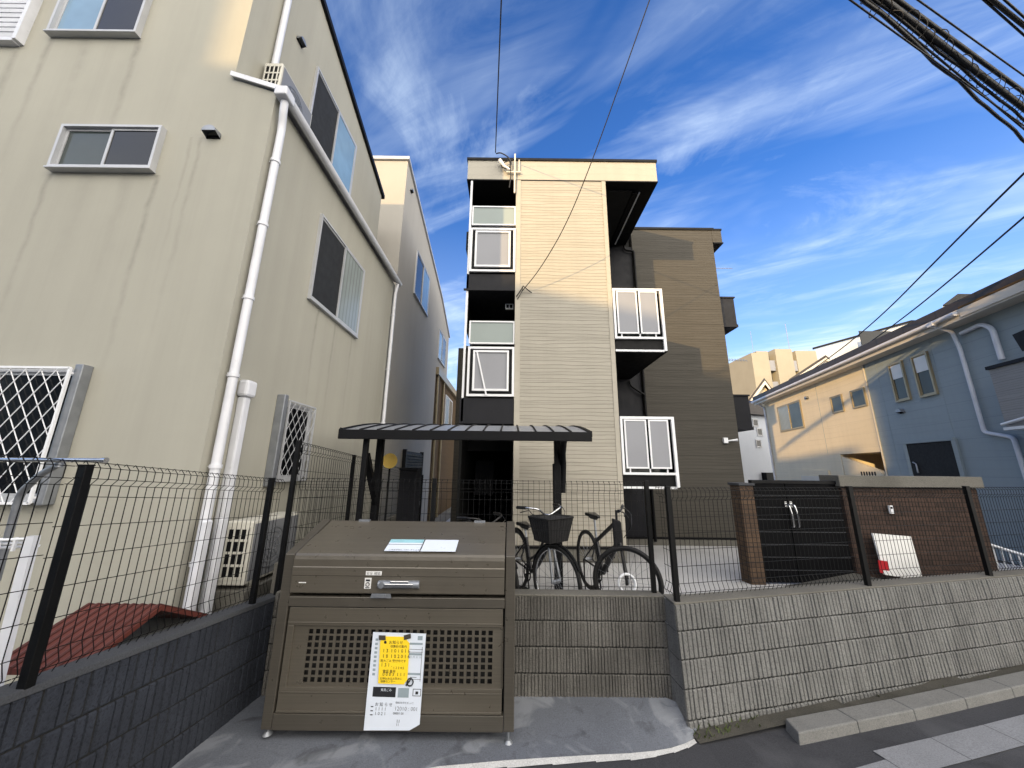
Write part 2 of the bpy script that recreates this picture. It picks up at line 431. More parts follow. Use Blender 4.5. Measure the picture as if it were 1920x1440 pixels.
# high cirrus: wide soft bands combed into fibres, thicker towards the horizon
bands = wramp(wnoise(1.0, 5, .55, (.55, 1.25, 1), math.radians(24), (5.5, 13.7, 0), 1.0), [(.44, 0.0), (.70, 1.0)])
fibre = wramp(wnoise(2.2, 9, .6, (.5, 2.3, 1), math.radians(30), (8.2, 4.4, 0), 1.2), [(.34, .10), (.70, 1.0)])
puff = wramp(wnoise(1.7, 7, .62, (.8, 1.3, 1), math.radians(40), (13.4, 7.6, 0), 1.0), [(.50, 0.0), (.74, .8)])
cloud = wm('ADD', wm('MULTIPLY', bands, fibre), wm('MULTIPLY', puff, wm('MULTIPLY', fibre, .8)))
low = wramp(sp.outputs[2], [(0.0, .7), (.16, .52), (.34, .25), (.60, .04), (1.0, 0.0)])
cloud = wm('MINIMUM', wm('ADD', wm('MULTIPLY', cloud, CLOUD_K), low), .9)
mixw = nn('ShaderNodeMix'); mixw.data_type = 'RGBA'
nt.links.new(cloud, mixw.inputs[0]); nt.links.new(tint.outputs[2], mixw.inputs[6]); mixw.inputs[7].default_value = CLOUD_RGB
# added bright fill in the unseen sky behind the camera, lifts the shaded surfaces
sky_fill = wm('SUBTRACT', wm('MULTIPLY', sp.outputs[0], .45), sp.outputs[1])
sky_fill = wramp(sky_fill, [(.0, 0.0), (.25, .35), (.7, .85), (1.0, .9)])
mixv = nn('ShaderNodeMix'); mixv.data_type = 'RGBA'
nt.links.new(sky_fill, mixv.inputs[0]); nt.links.new(mixw.outputs[2], mixv.inputs[6]); mixv.inputs[7].default_value = FILL_RGB
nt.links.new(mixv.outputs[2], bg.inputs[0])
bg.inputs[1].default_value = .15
scene.view_settings.view_transform = 'Standard'; scene.view_settings.look = 'None'; scene.view_settings.gamma = 1
scene.view_settings.exposure = EXPOSURE

# ------------------------------------------------------------------ ground, road, pad, yard
WD = V((.97468, .2236, 0)); WN = V((-.2236, .97468, 0))      # street direction / into the plots
WC = V((1.41, 3.385, 0))                                     # street corner of the ribbed wall
GT = [(-4, .12), (-2.1, .09), (-.5, .06), (.5, .0), (1.5, -.10), (3.5, -.085), (5.5, -.04), (9, .06), (20, .2)]
def g_road(x): return interp(GT, x)
mb = MB()
mb.quad((-400, -400, -.75), (400, -400, -.75), (400, 400, -.75), (-400, 400, -.75))
struct(mb.build('ground', M['soil']))
# road surface: follows the slope of the street
mb = MB(); xs = [-30, -12, -6, -4, -3, -2.1, -1.5, -1, -.5, 0, .5, 1, 1.25, 1.5, 1.75, 2, 2.5, 3, 3.5, 4.5, 5.5, 7, 9, 12, 20, 40]
def road_edge(x): return 3.30+.2294*(x-1.41) if x > 1.5 else interp([(-30, -3.0), (-6, 1.35), (-2.1, 2.28), (-.44, 2.755), (0, 2.85), (.6, 2.965), (1.05, 3.075), (1.33, 3.195), (1.5, 3.32)], x)
rows = [lambda x: -4.6+.2294*x, lambda x: -1.5+.2294*x, lambda x: 1.0+.2294*(x if x > 0 else x*1.0), road_edge]
for j in range(3):
    for a, b in zip(xs, xs[1:]):
        mb.quad(*[(x, rows[k](x), g_road(x)) for x, k in ((a, j), (b, j), (b, j+1), (a, j+1))])
struct(mb.build('road', M['asph']))
# white edge line (worn)
mb = MB()
pl = [(-2.05, 2.30), (-1.6, 2.42), (-.9, 2.625), (-.44, 2.755), (0.0, 2.85), (.3, 2.905), (.6, 2.965), (.85, 3.02), (1.05, 3.075), (1.2, 3.13), (1.33, 3.195), (1.43, 3.26)]
for (x0, y0), (x1, y1) in zip(pl, pl[1:]):
    w0 = .035 if x0 > .9 else .05
    mb.quad((x0, y0-w0, g_road(x0)+.006), (x1, y1-w0*.8, g_road(x1)+.006), (x1, y1+.012, g_road(x1)+.007), (x0, y0+.012, g_road(x0)+.007))
struct(mb.build('road_marking', M['line']))
# concrete pad of the bin bay
mb = MB(); nx, ny = 22, 8
def pad_pt(i, j):
    x = lerp(-2.11, 1.49, i/nx); yf = road_edge(x)+.01; yb = 3.585 if x < 1.4 else 3.45
    t = j/ny; return (x, lerp(yf, yb, t), lerp(g_road(x), interp([(-2.1, 0.0), (1.4, .02)], x), t)+.004)
for i in range(nx):
    for j in range(ny): mb.quad(pad_pt(i, j), pad_pt(i+1, j), pad_pt(i+1, j+1), pad_pt(i, j+1))
struct(mb.build('pad', M['padc']))
# yard
mb = MB()
def g_yard(y): return interp([(3.6, .42), (4.6, .42), (9.4, .10), (30, .10)], y)
for y0, y1 in ((3.72, 4.6), (4.6, 6), (6, 7.5), (7.5, 9.4), (9.4, 30)):
    xr0 = 1.0 if y0 < 4 else 4.2; 
    mb.quad((-2.2, y0, g_yard(y0)), (1.55+(y0-3.4)*4.3 if y0 < 5 else 9.5, y0, g_yard(y0)), (1.55+(y1-3.4)*4.3 if y1 < 5 else 9.5, y1, g_yard(y1)), (-2.2, y1, g_yard(y1)))
struct(mb.build('yard', M['yard']))
mb = MB()
mb.quad((-14, 1.2, -.12), (-2.2, 1.2, -.12), (-2.2, 40, -.12), (-14, 40, -.12))
struct(mb.build('neighbour_ground', M['cap']))
mb = MB()
p = [WC+WD*9.0+WN*.2, V((60, 18, 0)), V((70, 90, 0)), V((9.5, 30, 0)), V((9.5, 5.2, 0))]
mb.add([(q.x, q.y, -.03) for q in p], [(0, 1, 2, 3, 4)])
struct(mb.build('lane', M['asph']))
# kerb stones and gutter apron
mb = MB()
for k in range(9):
    s0 = .72+k*.62; s1 = s0+.616
    if k == 0: s0 += 0.0
    for (a, b) in ((s0, s1),):
        def kp(s, off, z): q = WC+WD*s-WN*off; return (q.x, q.y, g_road(q.x)+z)
        top = .075
        n0, n1 = (.20, .20)
        mb.hexa([kp(a, .34, -.1), kp(b, .34, -.1), kp(b, .17, -.1), kp(a+(.05 if k == 0 else 0), .17, -.1),
                 kp(a+(.03 if k == 0 else 0), .325, top), kp(b, .325, top), kp(b, .17, top), kp(a+(.09 if k == 0 else 0), .17, top)])
struct(mb.build('kerb', M['kerb'], bevel=.009))
mb = MB()
def gp(s, off, z=.006): q = WC+WD*s-WN*off; return (q.x, q.y, g_road(q.x)+z)
sl = [(.62, 1.2), (1.206, 1.8), (1.806, 2.4), (2.406, 3.0), (3.006, 3.6), (3.606, 4.2), (4.206, 4.8), (4.806, 5.4)]
for i, (a, b) in enumerate(sl):
    if i == 0: mb.quad(gp(.52, .60), gp(.66, .72), gp(1.2, .72), gp(1.2, .58))
    else: mb.quad(gp(a, .72), gp(b, .72), gp(b, .50), gp(a, .50))
struct(mb.build('gutter', M['ctr']))
mb = MB(); 
for a, b in ((.0, 1.5), (1.5, 3), (3, 6)):
    def sp_(s, off, z): q = WC+WD*s-WN*off; return (q.x, q.y, g_road(q.x)+z)
    mb.quad(sp_(a, .17, .01), sp_(b, .17, .05), sp_(b, .0, .06), sp_(a, .0, .02))
struct(mb.build('verge', M['soil']))
# weeds along the wall foot
mb = MB()
for k in range(90):
    s = abs(random.gauss(.2, .35)) if k < 60 else random.uniform(0, 4)
    if .62 < s and random.random() < .5: continue
    q = WC+WD*s-WN*random.uniform(.02, .15); z = g_road(q.x)+.015
    a = random.uniform(0, 2*PI); h = random.uniform(.015, .055); wd = random.uniform(.004, .009)
    u = V((math.cos(a), math.sin(a), 0)); b = V((q.x, q.y, z)); tip = b+u*h*.7+Zv*h; sd_ = u.cross(Zv)*wd
    mb.add([b-sd_, b+sd_, b+u*h*.4+Zv*h*.75+sd_*.8, tip, b+u*h*.4+Zv*h*.75-sd_*.8], [(0, 1, 2, 3, 4)])
o = mb.build('weeds', M['leaf']); o['kind'] = 'stuff'

# ------------------------------------------------------------------ block walls
def ribbed(mb, A, B, nor, zs, pitch, rib, depth, jit, batter=0.0, mi=0, irregular=0.0, blocklen=.4):
    """vertical-rib facing between plan points A,B; zs(t) -> list of course heights"""
    A, B, nor = V(A), V(B), V(nor); L = (B-A).length; t = (B-A)/L
    n_c = len(zs(0))-1
    for c in range(n_c):
        s = 0.0; prof = []; nxt_j = blocklen*(.5 if c % 2 else 1.0)
        while s < L:
            p = pitch*random.uniform(1-irregular, 1+irregular)
            d = depth*random.uniform(.5, 1.0)
            out = random.uniform(-jit, jit)
            e = min(L, s+p)
            g = p*(1-rib)
            if s >= nxt_j: d *= 1.35; nxt_j += blocklen
            prof += [(s, -d), (min(e, s+g*.72), -d), (min(e, s+g), out), (e, out+random.uniform(-jit, jit)*.5)]
            s = e
        vs = []; 
        for (s_, off) in prof:
            z0, z1 = zs(s_/L)[c], zs(s_/L)[c+1]
            for z, pull in ((z0+.005, .009), (z0+.014, 0), (z1-.010, 0), (z1-.001, .008)):
                q = A+t*s_+nor*(off-pull+batter*(zs(s_/L)[-1]-z)); vs.append((q.x, q.y, z))
        fs = []
        m = len(prof)
        for i in range(m-1):
            for k in range(3): fs.append((i*4+k, (i+1)*4+k, (i+1)*4+k+1, i*4+k+1))
        mb.add(vs, fs, mi)
# left dark wall
LX = -2.11
def lz(y): return .76+(3.57-y)*.111
def lg(y): return 0.0+(3.57-y)*.075
lw = thing('block_wall', (LX, 2.5, 0), 'dark slate block wall sloping along the left of the bin bay', 'wall')
mb = MB()
def lzs(t):
    y = lerp(1.02, 3.57, t); top = lz(y)-.03
    return [top-.80, top-.60, top-.40, top-.20, top]
ribbed(mb, (LX, 1.02, 0), (LX, 3.57, 0), (1, 0, 0), lzs, .066, .74, .034, .003, irregular=.3, blocklen=.33)
mb.build('facing', M['dblock'], lw)
mb = MB()
ya, yb = 1.02, 3.72
mb.hexa([(LX-.13, ya, -.5), (LX-.012, ya, -.5), (LX-.012, yb, -.5), (LX-.13, yb, -.5), (LX-.13, ya, lz(ya)-.032), (LX-.012, ya, lz(ya)-.032), (LX-.012, yb, lz(yb)-.032), (LX-.13, yb, lz(yb)-.032)])
mb.build('core', M['joint'], lw)
mb = MB()
mb.hexa([(LX-.14, ya-.01, lz(ya)-.03), (LX+.004, ya-.01, lz(ya)-.03), (LX+.004, yb, lz(yb)-.03), (LX-.14, yb, lz(yb)-.03), (LX-.14, ya-.01, lz(ya)+.003), (LX-.001, ya-.01, lz(ya)+.003), (LX-.001, yb, lz(yb)+.003), (LX-.14, yb, lz(yb)+.003)])
mb.build('coping', M['dcap'], lw, bevel=.004)
# grey ribbed wall: back leg, short return, street leg
gw = thing('block_wall', (1.41, 3.4, 0), 'grey vertically ribbed concrete block wall beside the sloping street', 'wall')
ZC = [-.25, -.02, .185, .387, .592, .795]
mb = MB()
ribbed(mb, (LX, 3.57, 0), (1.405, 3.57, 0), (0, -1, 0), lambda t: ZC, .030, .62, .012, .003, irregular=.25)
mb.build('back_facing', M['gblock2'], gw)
mb = MB()
for z0, z1 in zip(ZC, ZC[1:]):
    def rp(t, z, k=0.0): q = WC-WN*(.06*(.795-z)); return V((lerp(1.402, q.x, t)-k, lerp(3.60, q.y, t), z))
    for t0, t1 in ((0, .5), (.5, 1.0)):
        mb.quad(rp(t1, z0+.005), rp(t0, z0+.005), rp(t0, z1-.003), rp(t1, z1-.003))
    mb.quad(rp(1, z0-.004, -.006), rp(0, z0-.004, -.006), rp(0, z0+.006, -.006), rp(1, z0+.006, -.006))
mb.build('return_facing', M['gblock'], gw)
mb = MB()
e = WC+WD*9.0
ribbed(mb, (WC.x, WC.y, 0), (e.x, e.y, 0), -WN, lambda t: ZC, .042, .70, .014, .0025, batter=.06, irregular=.22)
mb.build('street_facing', M['gblock'], gw)
mb = MB()
mb.box(LX-.0, 1.40, 3.585, 3.71, -.5, .79)
a = WC+WN*.012+WD*.012
mb.prism([(a.x, a.y, -.5), tuple(a+WD*9.0+V((0, 0, -.5))), tuple(a+WD*9.0+WN*.14+V((0, 0, -.5))), (a.x, 3.58, -.5)], (0, 0, 1.29))
mb.build('core', M['joint'], gw)
mb = MB()
mb.box(LX+.01, 1.402, 3.569, 3.72, .791, .806)
a = WC+V((-.002, 0, 0)); 
mb.prism([(a.x+.004, a.y+.001, .7915), tuple(a+WD*9.0+V((0, 0, .7915))), tuple(a+WD*9.0+WN*.16+V((0, 0, .7915))), (1.62, 3.62, .7915), (1.404, 3.62, .7915)], (0, 0, .016))
mb.build('coping', M['cap'], gw, bevel=.004)
# concrete upstand behind street wall
mb = MB()
for s0, s1 in ((.0, 3.0), (3.0, 9.0)):
    a = WC+WD*s0+WN*.18; b = WC+WD*s1+WN*.18
    mb.quad((a.x, a.y, .70), (b.x, b.y, .74), tuple(b+WN*.5+V((0, 0, .72))), tuple(a+WN*.4+V((0, 0, .42))))
struct(mb.build('planting_strip', M['soil']))

# ------------------------------------------------------------------ mesh fences
WR = .0023
def fence_panel(A, B, z0, z1, parent, pitch=.05, fold=(0, -1, 0), curl=True, hp=.137, r=WR, z0b=None, z1b=None):
    """A,B plan points; z0,z1 bottom/top at A (z0b,z1b at B)"""
    A, B, fo = V(A), V(B), V(fold)
    z0b = z0 if z0b is None else z0b; z1b = z1 if z1b is None else z1b
    L = (B-A).length; t = (B-A)/L; n = int(L/pitch); mb = MB()
    def P(s, h, off): # h in 0..1
        a = s/L; q = A+t*s+fo*off; lo = lerp(z0, z0b, a); hi = lerp(z1, z1b, a)
        return V((q.x, q.y, lo+(hi-lo)*h if h <= 1 and h >= 0 else hi+(h-1)))
    H = z1-z0
    k = 1/H
    prof = [(0, 0), (.04*k, .022), (.10*k, .0), (1-.115*k, 0), (1-.085*k, .03), (1-.03*k, .03), (1, 0.004), (1-.012*k, -.008)]
    if not curl: prof = [(0, 0), (1, 0)]
    for i in range(n+1):
        s = min(L, i*pitch+.01)
        mb.tube([P(s, h, o) for h, o in prof], r, 4, smooth=False)
    hs = [(.03*k, .016), (.10*k, 0), (1-.115*k, 0), (1-.085*k, .03), (1-.03*k, .03), (1-.004, .004)] if curl else [(.02, 0), (.98, 0)]
    z = .10+hp
    while z < H-.16: hs.append((z*k, 0)); z += hp
    for h, o in hs:
        mb.tube([P(0, h, o), P(L, h, o)], r*1.15, 4, smooth=False)
    return mb.build('mesh_panel', M['fence'], parent)
def post(p, z0, z1, parent, w=.04):
    mb = MB(); p = V(p)
    mb.box(p.x-w/2, p.x+w/2, p.y-w/2, p.y+w/2, z0, z1)
    mb.box(p.x-w/2-.002, p.x+w/2+.002, p.y-w/2-.002, p.y+w/2+.002, z1, z1+.008)
    return mb.build('post', M['fence'], parent, bevel=.003)
fl = thing('mesh_fence', (LX-.06, 2.5, .8), 'black wire mesh fence standing on the dark slate wall', 'fence')
fy = LX-.05
fence_panel((fy, 1.80, 0), (fy, 3.50, 0), lz(1.80)+.02, 1.935, fl, fold=(1, 0, 0), z0b=lz(3.5)+.02, z1b=1.79, r=.0021)
fence_panel((fy, 1.05, 0), (fy, 1.795, 0), lz(1.05)+.02, 1.99, fl, fold=(1, 0, 0), z0b=lz(1.8)+.02, z1b=1.935, r=.0021)
post((LX-.02, 1.845, 0), lz(1.86)-.0, 1.905, fl); post((LX-.04, 3.33, 0), lz(3.33), 1.80, fl)
fb = thing('mesh_fence', (0, 3.64, .8), 'black wire mesh fence on the ribbed wall behind the bin', 'fence')
fence_panel((LX+.05, 3.64, 0), (1.32, 3.64, 0), .83, 1.80, fb, pitch=.053)
for x in (-.75, 1.345): post((x, 3.655, 0), .807, 1.80, fb)
fence_panel((1.44, 3.60, 0), (1.46, 3.44, 0), .83, 1.78, fb, pitch=.05, fold=(-1, 0, 0))
fr = thing('mesh_fence', (3.5, 3.95, .8), 'black wire mesh fence along the top of the street wall', 'fence')
a = WC+WN*.075+WD*.06
for s0, s1 in ((0.0, 2.18), (2.22, 3.97), (4.01, 6.0), (6.04, 8.6)):
    fence_panel(a+WD*s0, a+WD*s1, .83, 1.755, fr, fold=tuple(-WN), hp=.14)
for s in (0.0, 2.20, 3.99, 6.02):
    q = a+WD*s-WN*.035; post((q.x, q.y, 0), .80, 1.76, fr, w=.042)
fk = thing('mesh_fence', (-2.15, 6, .8), 'tall black mesh fence running back beside the cream building', 'fence')
fence_panel((-2.16, 3.68, 0), (-2.16, 6.0, 0), .95, 2.16, fk, pitch=.055, fold=(1, 0, 0), z0b=.9, z1b=2.0)
fence_panel((-2.16, 6.02, 0), (-2.16, 9.0, 0), .9, 2.0, fk, pitch=.055, fold=(1, 0, 0), z0b=.8, z1b=1.72)
for y, z in ((3.66, 2.16), (5.0, 2.06), (6.01, 2.0), (7.5, 1.86), (9.0, 1.72)): post((-2.15, y, 0), .3, z, fk)
mb = MB(); mb.box(-2.27, -2.19, 3.75, 9.2, -.3, 1.0)
tag(mb.build('low_wall', M['cap'], bevel=.006), 'low grey concrete wall under the tall side fence', 'wall')

# ------------------------------------------------------------------ windows
def window(parent, o, u, wd, ht, nor, frame, panes, split=.5, fw=.032, proud=.045, name='window', sill=True, single=False):
    """o: lower-left corner on the wall, u: unit vector along the wall, nor: outward"""
    o, u, nor = V(o), V(u), V(nor); mb = MB()
    def bar(s0, s1, z0, z1, d0, d1): mb.ob(o+u*s0+Zv*z0+nor*d0, u*(s1-s0), Zv*(z1-z0), nor*(d1-d0))
    bar(-fw, 0, -fw, ht+fw, 0, proud); bar(wd, wd+fw, -fw, ht+fw, 0, proud)
    bar(0, wd, ht, ht+fw, 0, proud); bar(0, wd, -fw, 0, 0, proud)
    sash = .03
    segs = [(0, wd)] if single else [(0, wd*split+.015), (wd*split-.015, wd)]
    for i, (a, b) in enumerate(segs):
        d0, d1 = (.012, .028) if i == 0 else (.0285, .044)
        bar(a, a+sash, 0, ht, d0, d1); bar(b-sash, b, 0, ht, d0, d1)
        bar(a+sash, b-sash, 0, sash, d0, d1); bar(a+sash, b-sash, ht-sash, ht, d0, d1)
    w_ = mb.build(name, frame, parent)
    for i, (a, b) in enumerate(segs):
        m2 = MB(); d = .018 if i == 0 else .034
        m2.ob(o+u*(a+.02)+Zv*.02+nor*(d-.008), u*(b-a-.04), Zv*(ht-.04), nor*.009)
        m2.build('pane', panes[i % len(panes)], w_)
    if sill:
        m3 = MB(); m3.ob(o-u*(fw+.012)-Zv*(fw+.022)+nor*0, u*(wd+2*fw+.024), Zv*.022, nor*(proud+.015)); m3.build('sill', frame, w_, bevel=.004)
    return w_
def vent_hood(parent, p, nor, s=.07):
    p, nor = V(p), V(nor); side = nor.cross(Zv); mb = MB(); n = 10
    ring0 = [p+side*(s*math.cos(PI*k/n))+Zv*(s*.9*math.sin(PI*k/n)) for k in range(n+1)]
    ring1 = [q+nor*s*1.1-Zv*s*.12 for q in ring0]
    low0 = [p-side*s-Zv*s*.5, p+side*s-Zv*s*.5]; 
    vs = ring0+ring1+[ring0[-1]-Zv*s*.55, ring0[0]-Zv*s*.55]
    fs = [(k, k+1, n+1+k+1, n+1+k) for k in range(n)]+[tuple(range(n+1, 2*n+2))]
    fs += [(0, n+1, 2*n+3), (n, 2*n+2, 2*n+1)]
    mb.add(vs, fs, 0); mb.ob(p-side*s-Zv*s*.55+nor*.003, side*2*s, Zv*(s*.55), nor*.006, 1)
    return mb.build('vent_hood', [M['galv'], M['blackm']], parent)
def pipe(parent, pts, r, m, name='downpipe', collars=(), n=12):
    mb = MB(); mb.tube(pts, r, n)
    for c in collars:
        c = V(c); mb.tube([c-Zv*.02, c+Zv*.02], r*1.22, n)
        mb.bar(c+V((-r*1.2, 0, 0)), c+V((-r*1.2-.06, 0, 0)), .012, .012)
    return mb.build(name, m, parent)
def rounded(p, bend=.06, n=5):
    P = [V(q) for q in p]; out = [P[0]]
    for i in range(1, len(P)-1):
        a, b, c = P[i-1], P[i], P[i+1]; d0 = (a-b); d1 = (c-b); k = min(bend, d0.length*.45, d1.length*.45)
        s_, e_ = b+d0.normalized()*k, b+d1.normalized()*k
        for j in range(n+1):
            t = j/n; out.append(s_*(1-t)**2+b*2*t*(1-t)+e_*t*t)
    out.append(P[-1]); return out

# ------------------------------------------------------------------ cream stucco building (left)
SX, FY, X3 = -3.05, 3.6, -3.64
cb_ = thing('stucco_building', (-5.5, 5.5, -.1), 'cream stucco three-storey house with grilled windows on the far left', 'building')
mb = MB()
mb.box(-9.5, SX, FY, 8.42, -.3, 6.5)
mb.build('lower_wall', M['cream'], cb_)
mb = MB()
r0, r1 = 10.77, 9.15
mb.hexa([(-9.5, FY, 6.5), (X3, FY, 6.5), (X3, 8.38, 6.5), (-9.5, 8.38, 6.5), (-9.5, FY, r0), (X3, FY, r0), (X3, 8.38, r1), (-9.5, 8.38, r1)])
mb.prism([(X3, FY, 6.5), (SX, FY, 6.5), (SX, FY, 6.56), (X3, FY, 6.78)], (0, .2, 0))
mb.build('upper_wall', M['cream'], cb_)
mb = MB()
mb.hexa([(-9.6, FY-.08, r0+.03), (X3+.06, FY-.08, r0+.03), (X3+.06, 8.46, r1-.02), (-9.6, 8.46, r1-.02), (-9.6, FY-.08, r0+.14), (X3+.06, FY-.08, r0+.14), (X3+.06, 8.46, r1+.09), (-9.6, 8.46, r1+.09)])
mb.build('roof', M['blackm'], cb_)
mb = MB()   # narrow lean-to roof along the side with its flashing
mb.hexa([(X3, FY-.03, 6.785), (SX+.06, FY-.03, 6.565), (SX+.06, 8.45, 6.565), (X3, 8.45, 6.785), (X3, FY-.03, 6.835), (SX+.06, FY-.03, 6.60), (SX+.06, 8.45, 6.60), (X3, 8.45, 6.835)])
mb.build('ledge_roof', M['alu'], cb_, bevel=.006)
mb = MB(); mb.ob((X3-.02, FY-.045, 6.79), (SX+.08-X3, 0, -.235), (0, .014, 0), (0, 0, .07)); mb.build('flashing', M['pvc'], cb_)
mb = MB()   # gutter
n = 8; pr_ = [(SX+.055+.06*math.cos(PI+PI*k/n)+.06, 6.55+.075*math.sin(PI+PI*k/n)) for k in range(n+1)]
mb.prism([(x, FY-.06, z) for x, z in pr_], (0, 8.46-FY+.06, 0))
mb.build('gutter', M['pvc'], cb_)
mb = MB(); mb.box(SX+.03, SX+.19, FY-.09, FY+.09, 6.44, 6.575); mb.build('gutter_box', M['pvc'], cb_, bevel=.02)
pipe(cb_, rounded([(SX+.11, 3.62, 6.45), (SX+.10, 3.64, 6.30), (SX+.075, 3.70, 6.1), (SX+.075, 3.70, -.1)], .1), .045, M['pvc'], collars=[(SX+.075, 3.70, z) for z in (5.6, 4.7, 3.75, 2.85, 1.9, 1.0)])
pipe(cb_, rounded([(SX+.11, 8.30, 6.45), (SX+.07, 8.30, 6.2), (SX+.07, 8.30, -.1)], .1), .04, M['pvc'], collars=[(SX+.07, 8.30, z) for z in (5.6, 4.2, 2.9)])
pipe(cb_, [(X3+.06, 4.09, 6.95), (X3+.06, 4.09, 10.45)], .045, M['pvc'])
# pipe duct with hood on the side wall
dm = MB(); dm.box(SX, SX+.09, 3.90, 4.0, -.1, 2.66); d_ = dm.build('duct', M['pvc'], cb_, bevel=.02)
dm = MB(); dm.box(SX, SX+.12, 3.87, 4.03, 2.66, 2.85); dm.build('duct_cap', M['pvc'], d_, bevel=.03)
# side windows (normal +X)
sx = lambda y, z, x=SX: (x, y, z)
window(cb_, sx(4.90, 4.38), Yv, 1.62, 1.38, Xv, M['alu'], [M['screen'], M['curt']])
window(cb_, sx(5.06, 7.66, X3), Yv, 1.62, 1.34, Xv, M['alu'], [M['screen'], M['bglass']], sill=False)
wg = window(cb_, sx(4.72, 1.76), Yv, .60, .96, Xv, M['alu'], [M['dglass']], single=True)
def grille(parent, o, u, wd, ht, nor, step, off=.09, r=.004, diag=True):
    o, u, nor = V(o), V(u), V(nor); mb = MB()
    for a, b in (((0, 0), (wd, 0)), ((0, ht), (wd, ht)), ((0, 0), (0, ht)), ((wd, 0), (wd, ht))):
        mb.bar(o+u*a[0]+Zv*a[1]+nor*off, o+u*b[0]+Zv*b[1]+nor*off, .022, .022, up=tuple(nor))
    sl_ = 1.55
    k = -ht/sl_
    while k < wd:
        for sgn in (1, -1):
            pts = []
            for t in (0, 1):
                x = k+t*ht/sl_; z = t*ht
                pts.append((x, z))
            (xa, za), (xb, zb) = pts
            if xa < 0: za += (0-xa)*sl_; xa = 0
            if xb > wd: zb -= (xb-wd)*sl_; xb = wd
            if xb-xa > .01:
                if sgn < 0: xa, xb = wd-xa, wd-xb
                d = off+(.006 if sgn > 0 else -.006)
                mb.tube([o+u*xa+Zv*za+nor*d, o+u*xb+Zv*zb+nor*d], r, 5)
        k += step
    for a in (0, wd):
        for z in (.05, ht-.05): mb.bar(o+u*a+Zv*z, o+u*a+Zv*z+nor*off, .02, .02)
    return mb.build('grille', M['alu'] if not diag else M['white'], parent)
grille(wg, sx(4.70, 1.72), Yv, .64, 1.04, Xv, .13, r=.004, diag=False)
mb = MB(); mb.box(SX, SX+.11, 4.56, 4.64, 1.66, 2.82); mb.build('shutter_case', M['galv'], wg, bevel=.01)
# front windows (normal -Y)
nf = -Yv
window(cb_, (-5.50, FY, 5.36), Xv, 1.16, .56, nf, M['alu'], [M['gglass'], M['dglass']], proud=.07)
window(cb_, (-6.17, FY, 7.50), Xv, 1.12, 1.25, nf, M['alu'], [M['bglass'], M['dglass']], proud=.07)
wf = window(cb_, (-6.05, FY, 1.60), Xv, 1.58, 1.22, nf, M['alu'], [M['dglass'], M['dglass']], proud=.06)
grille(wf, (-6.10, FY, 1.55), Xv, 1.66, 1.30, nf, .155, off=.13, r=.0045)
mb = MB(); mb.box(-4.44, -4.36, FY-.10, FY, 1.53, 2.90); mb.build('shutter_rail', M['galv'], wf, bevel=.008)
mb = MB()
for k in range(14):
    z = 7.36+k*.085; mb.ob((-7.25, FY-.07, z), (.68, 0, 0), (0, .05, .03), (0, -.012, .045))
mb.box(-6.57, -6.52, FY-.09, FY, 7.3, 8.7); mb.box(-7.3, -7.25, FY-.09, FY, 7.3, 8.7); mb.box(-7.25, -6.57, FY-.08, FY, 7.28, 7.34)
mb.box(-7.25, -6.57, FY-.012, FY, 7.34, 8.7, 1)
mb.build('louvre_window', [M['pvc'], M['blackm']], cb_)
vent_hood(cb_, at(402, 255, Y=FY), nf, .085); vent_hood(cb_, at(561, 78, X=X3), Xv, .075)
# air conditioner resting on the ledge roof
def ac_unit(loc, label, group=None, dx=.30, dy=.78, dz=.58, front=Xv):
    t = thing('air_conditioner', loc, label, 'air conditioner', group); x, y, z = loc
    mb = MB(); mb.box(x-dx/2, x+dx/2, y-dy/2, y+dy/2, z+.04, z+dz); mb.build('casing', M['acw'], t, bevel=.015)
    mb = MB(); mb.box(x+dx/2, x+dx/2+.008, y-dy/2+.03, y+dy/2-.03, z+.07, z+dz-.03); mb.build('front_panel', M['acg'], t, bevel=.004)
    mb = MB(); cy, cz = y-dy*.08, z+dz*.52
    for r in (.06, .11, .16, .21): mb.tube([(x+dx/2+.014, cy+r*math.cos(a*PI/12), cz+r*math.sin(a*PI/12)) for a in range(24)], .004, 4, closed=True)
    for a in range(8): mb.tube([(x+dx/2+.014, cy+.04*math.cos(a*PI/4), cz+.04*math.sin(a*PI/4)), (x+dx/2+.014, cy+.21*math.cos(a*PI/4), cz+.21*math.sin(a*PI/4))], .004, 4)
    mb.build('fan_guard', M['galv'], t)
    mb = MB()
    mb.box(x-dx/2+.03, x+dx/2-.03, y-dy/2-.004, y-dy/2, z+.10, z+dz-.06, 1)
    for k in range(5): zz_ = z+.10+k*(dz-.18)/4; mb.box(x-dx/2+.02, x+dx/2-.02, y-dy/2-.014, y-dy/2-.004, zz_, zz_+.022)
    for k in range(4): xx = x-dx/2+.03+k*(dx-.08)/3; mb.box(xx, xx+.018, y-dy/2-.018, y-dy/2-.014, z+.10, z+dz-.06)
    mb.build('side_grille', [M['acw'], M['blackm']], t)
    mb = MB()
    for yy in (-.28, .28): mb.box(x-dx/2-.02, x+dx/2+.02, y+yy*dy-.03, y+yy*dy+.03, z-.0, z+.04)
    mb.build('foot', M['acw'], t)
    return t
ledge_ac = ac_unit((-3.47, 4.34, 6.86), 'grey fronted air conditioner perched on the narrow roof ledge', dx=.26, dz=.70)
side_ac = ac_unit((-2.84, 4.42, .68), 'white air conditioner behind the side fence below the grilled window', dx=.28, dz=.66, dy=.84)
mb = MB(); mb.box(-3.04, -2.66, 3.98, 4.9, -.12, .68)
side_plinth = tag(mb.build('plinth', M['cap'], bevel=.01), 'low concrete plinth under the white air conditioner by the fence', 'plinth')

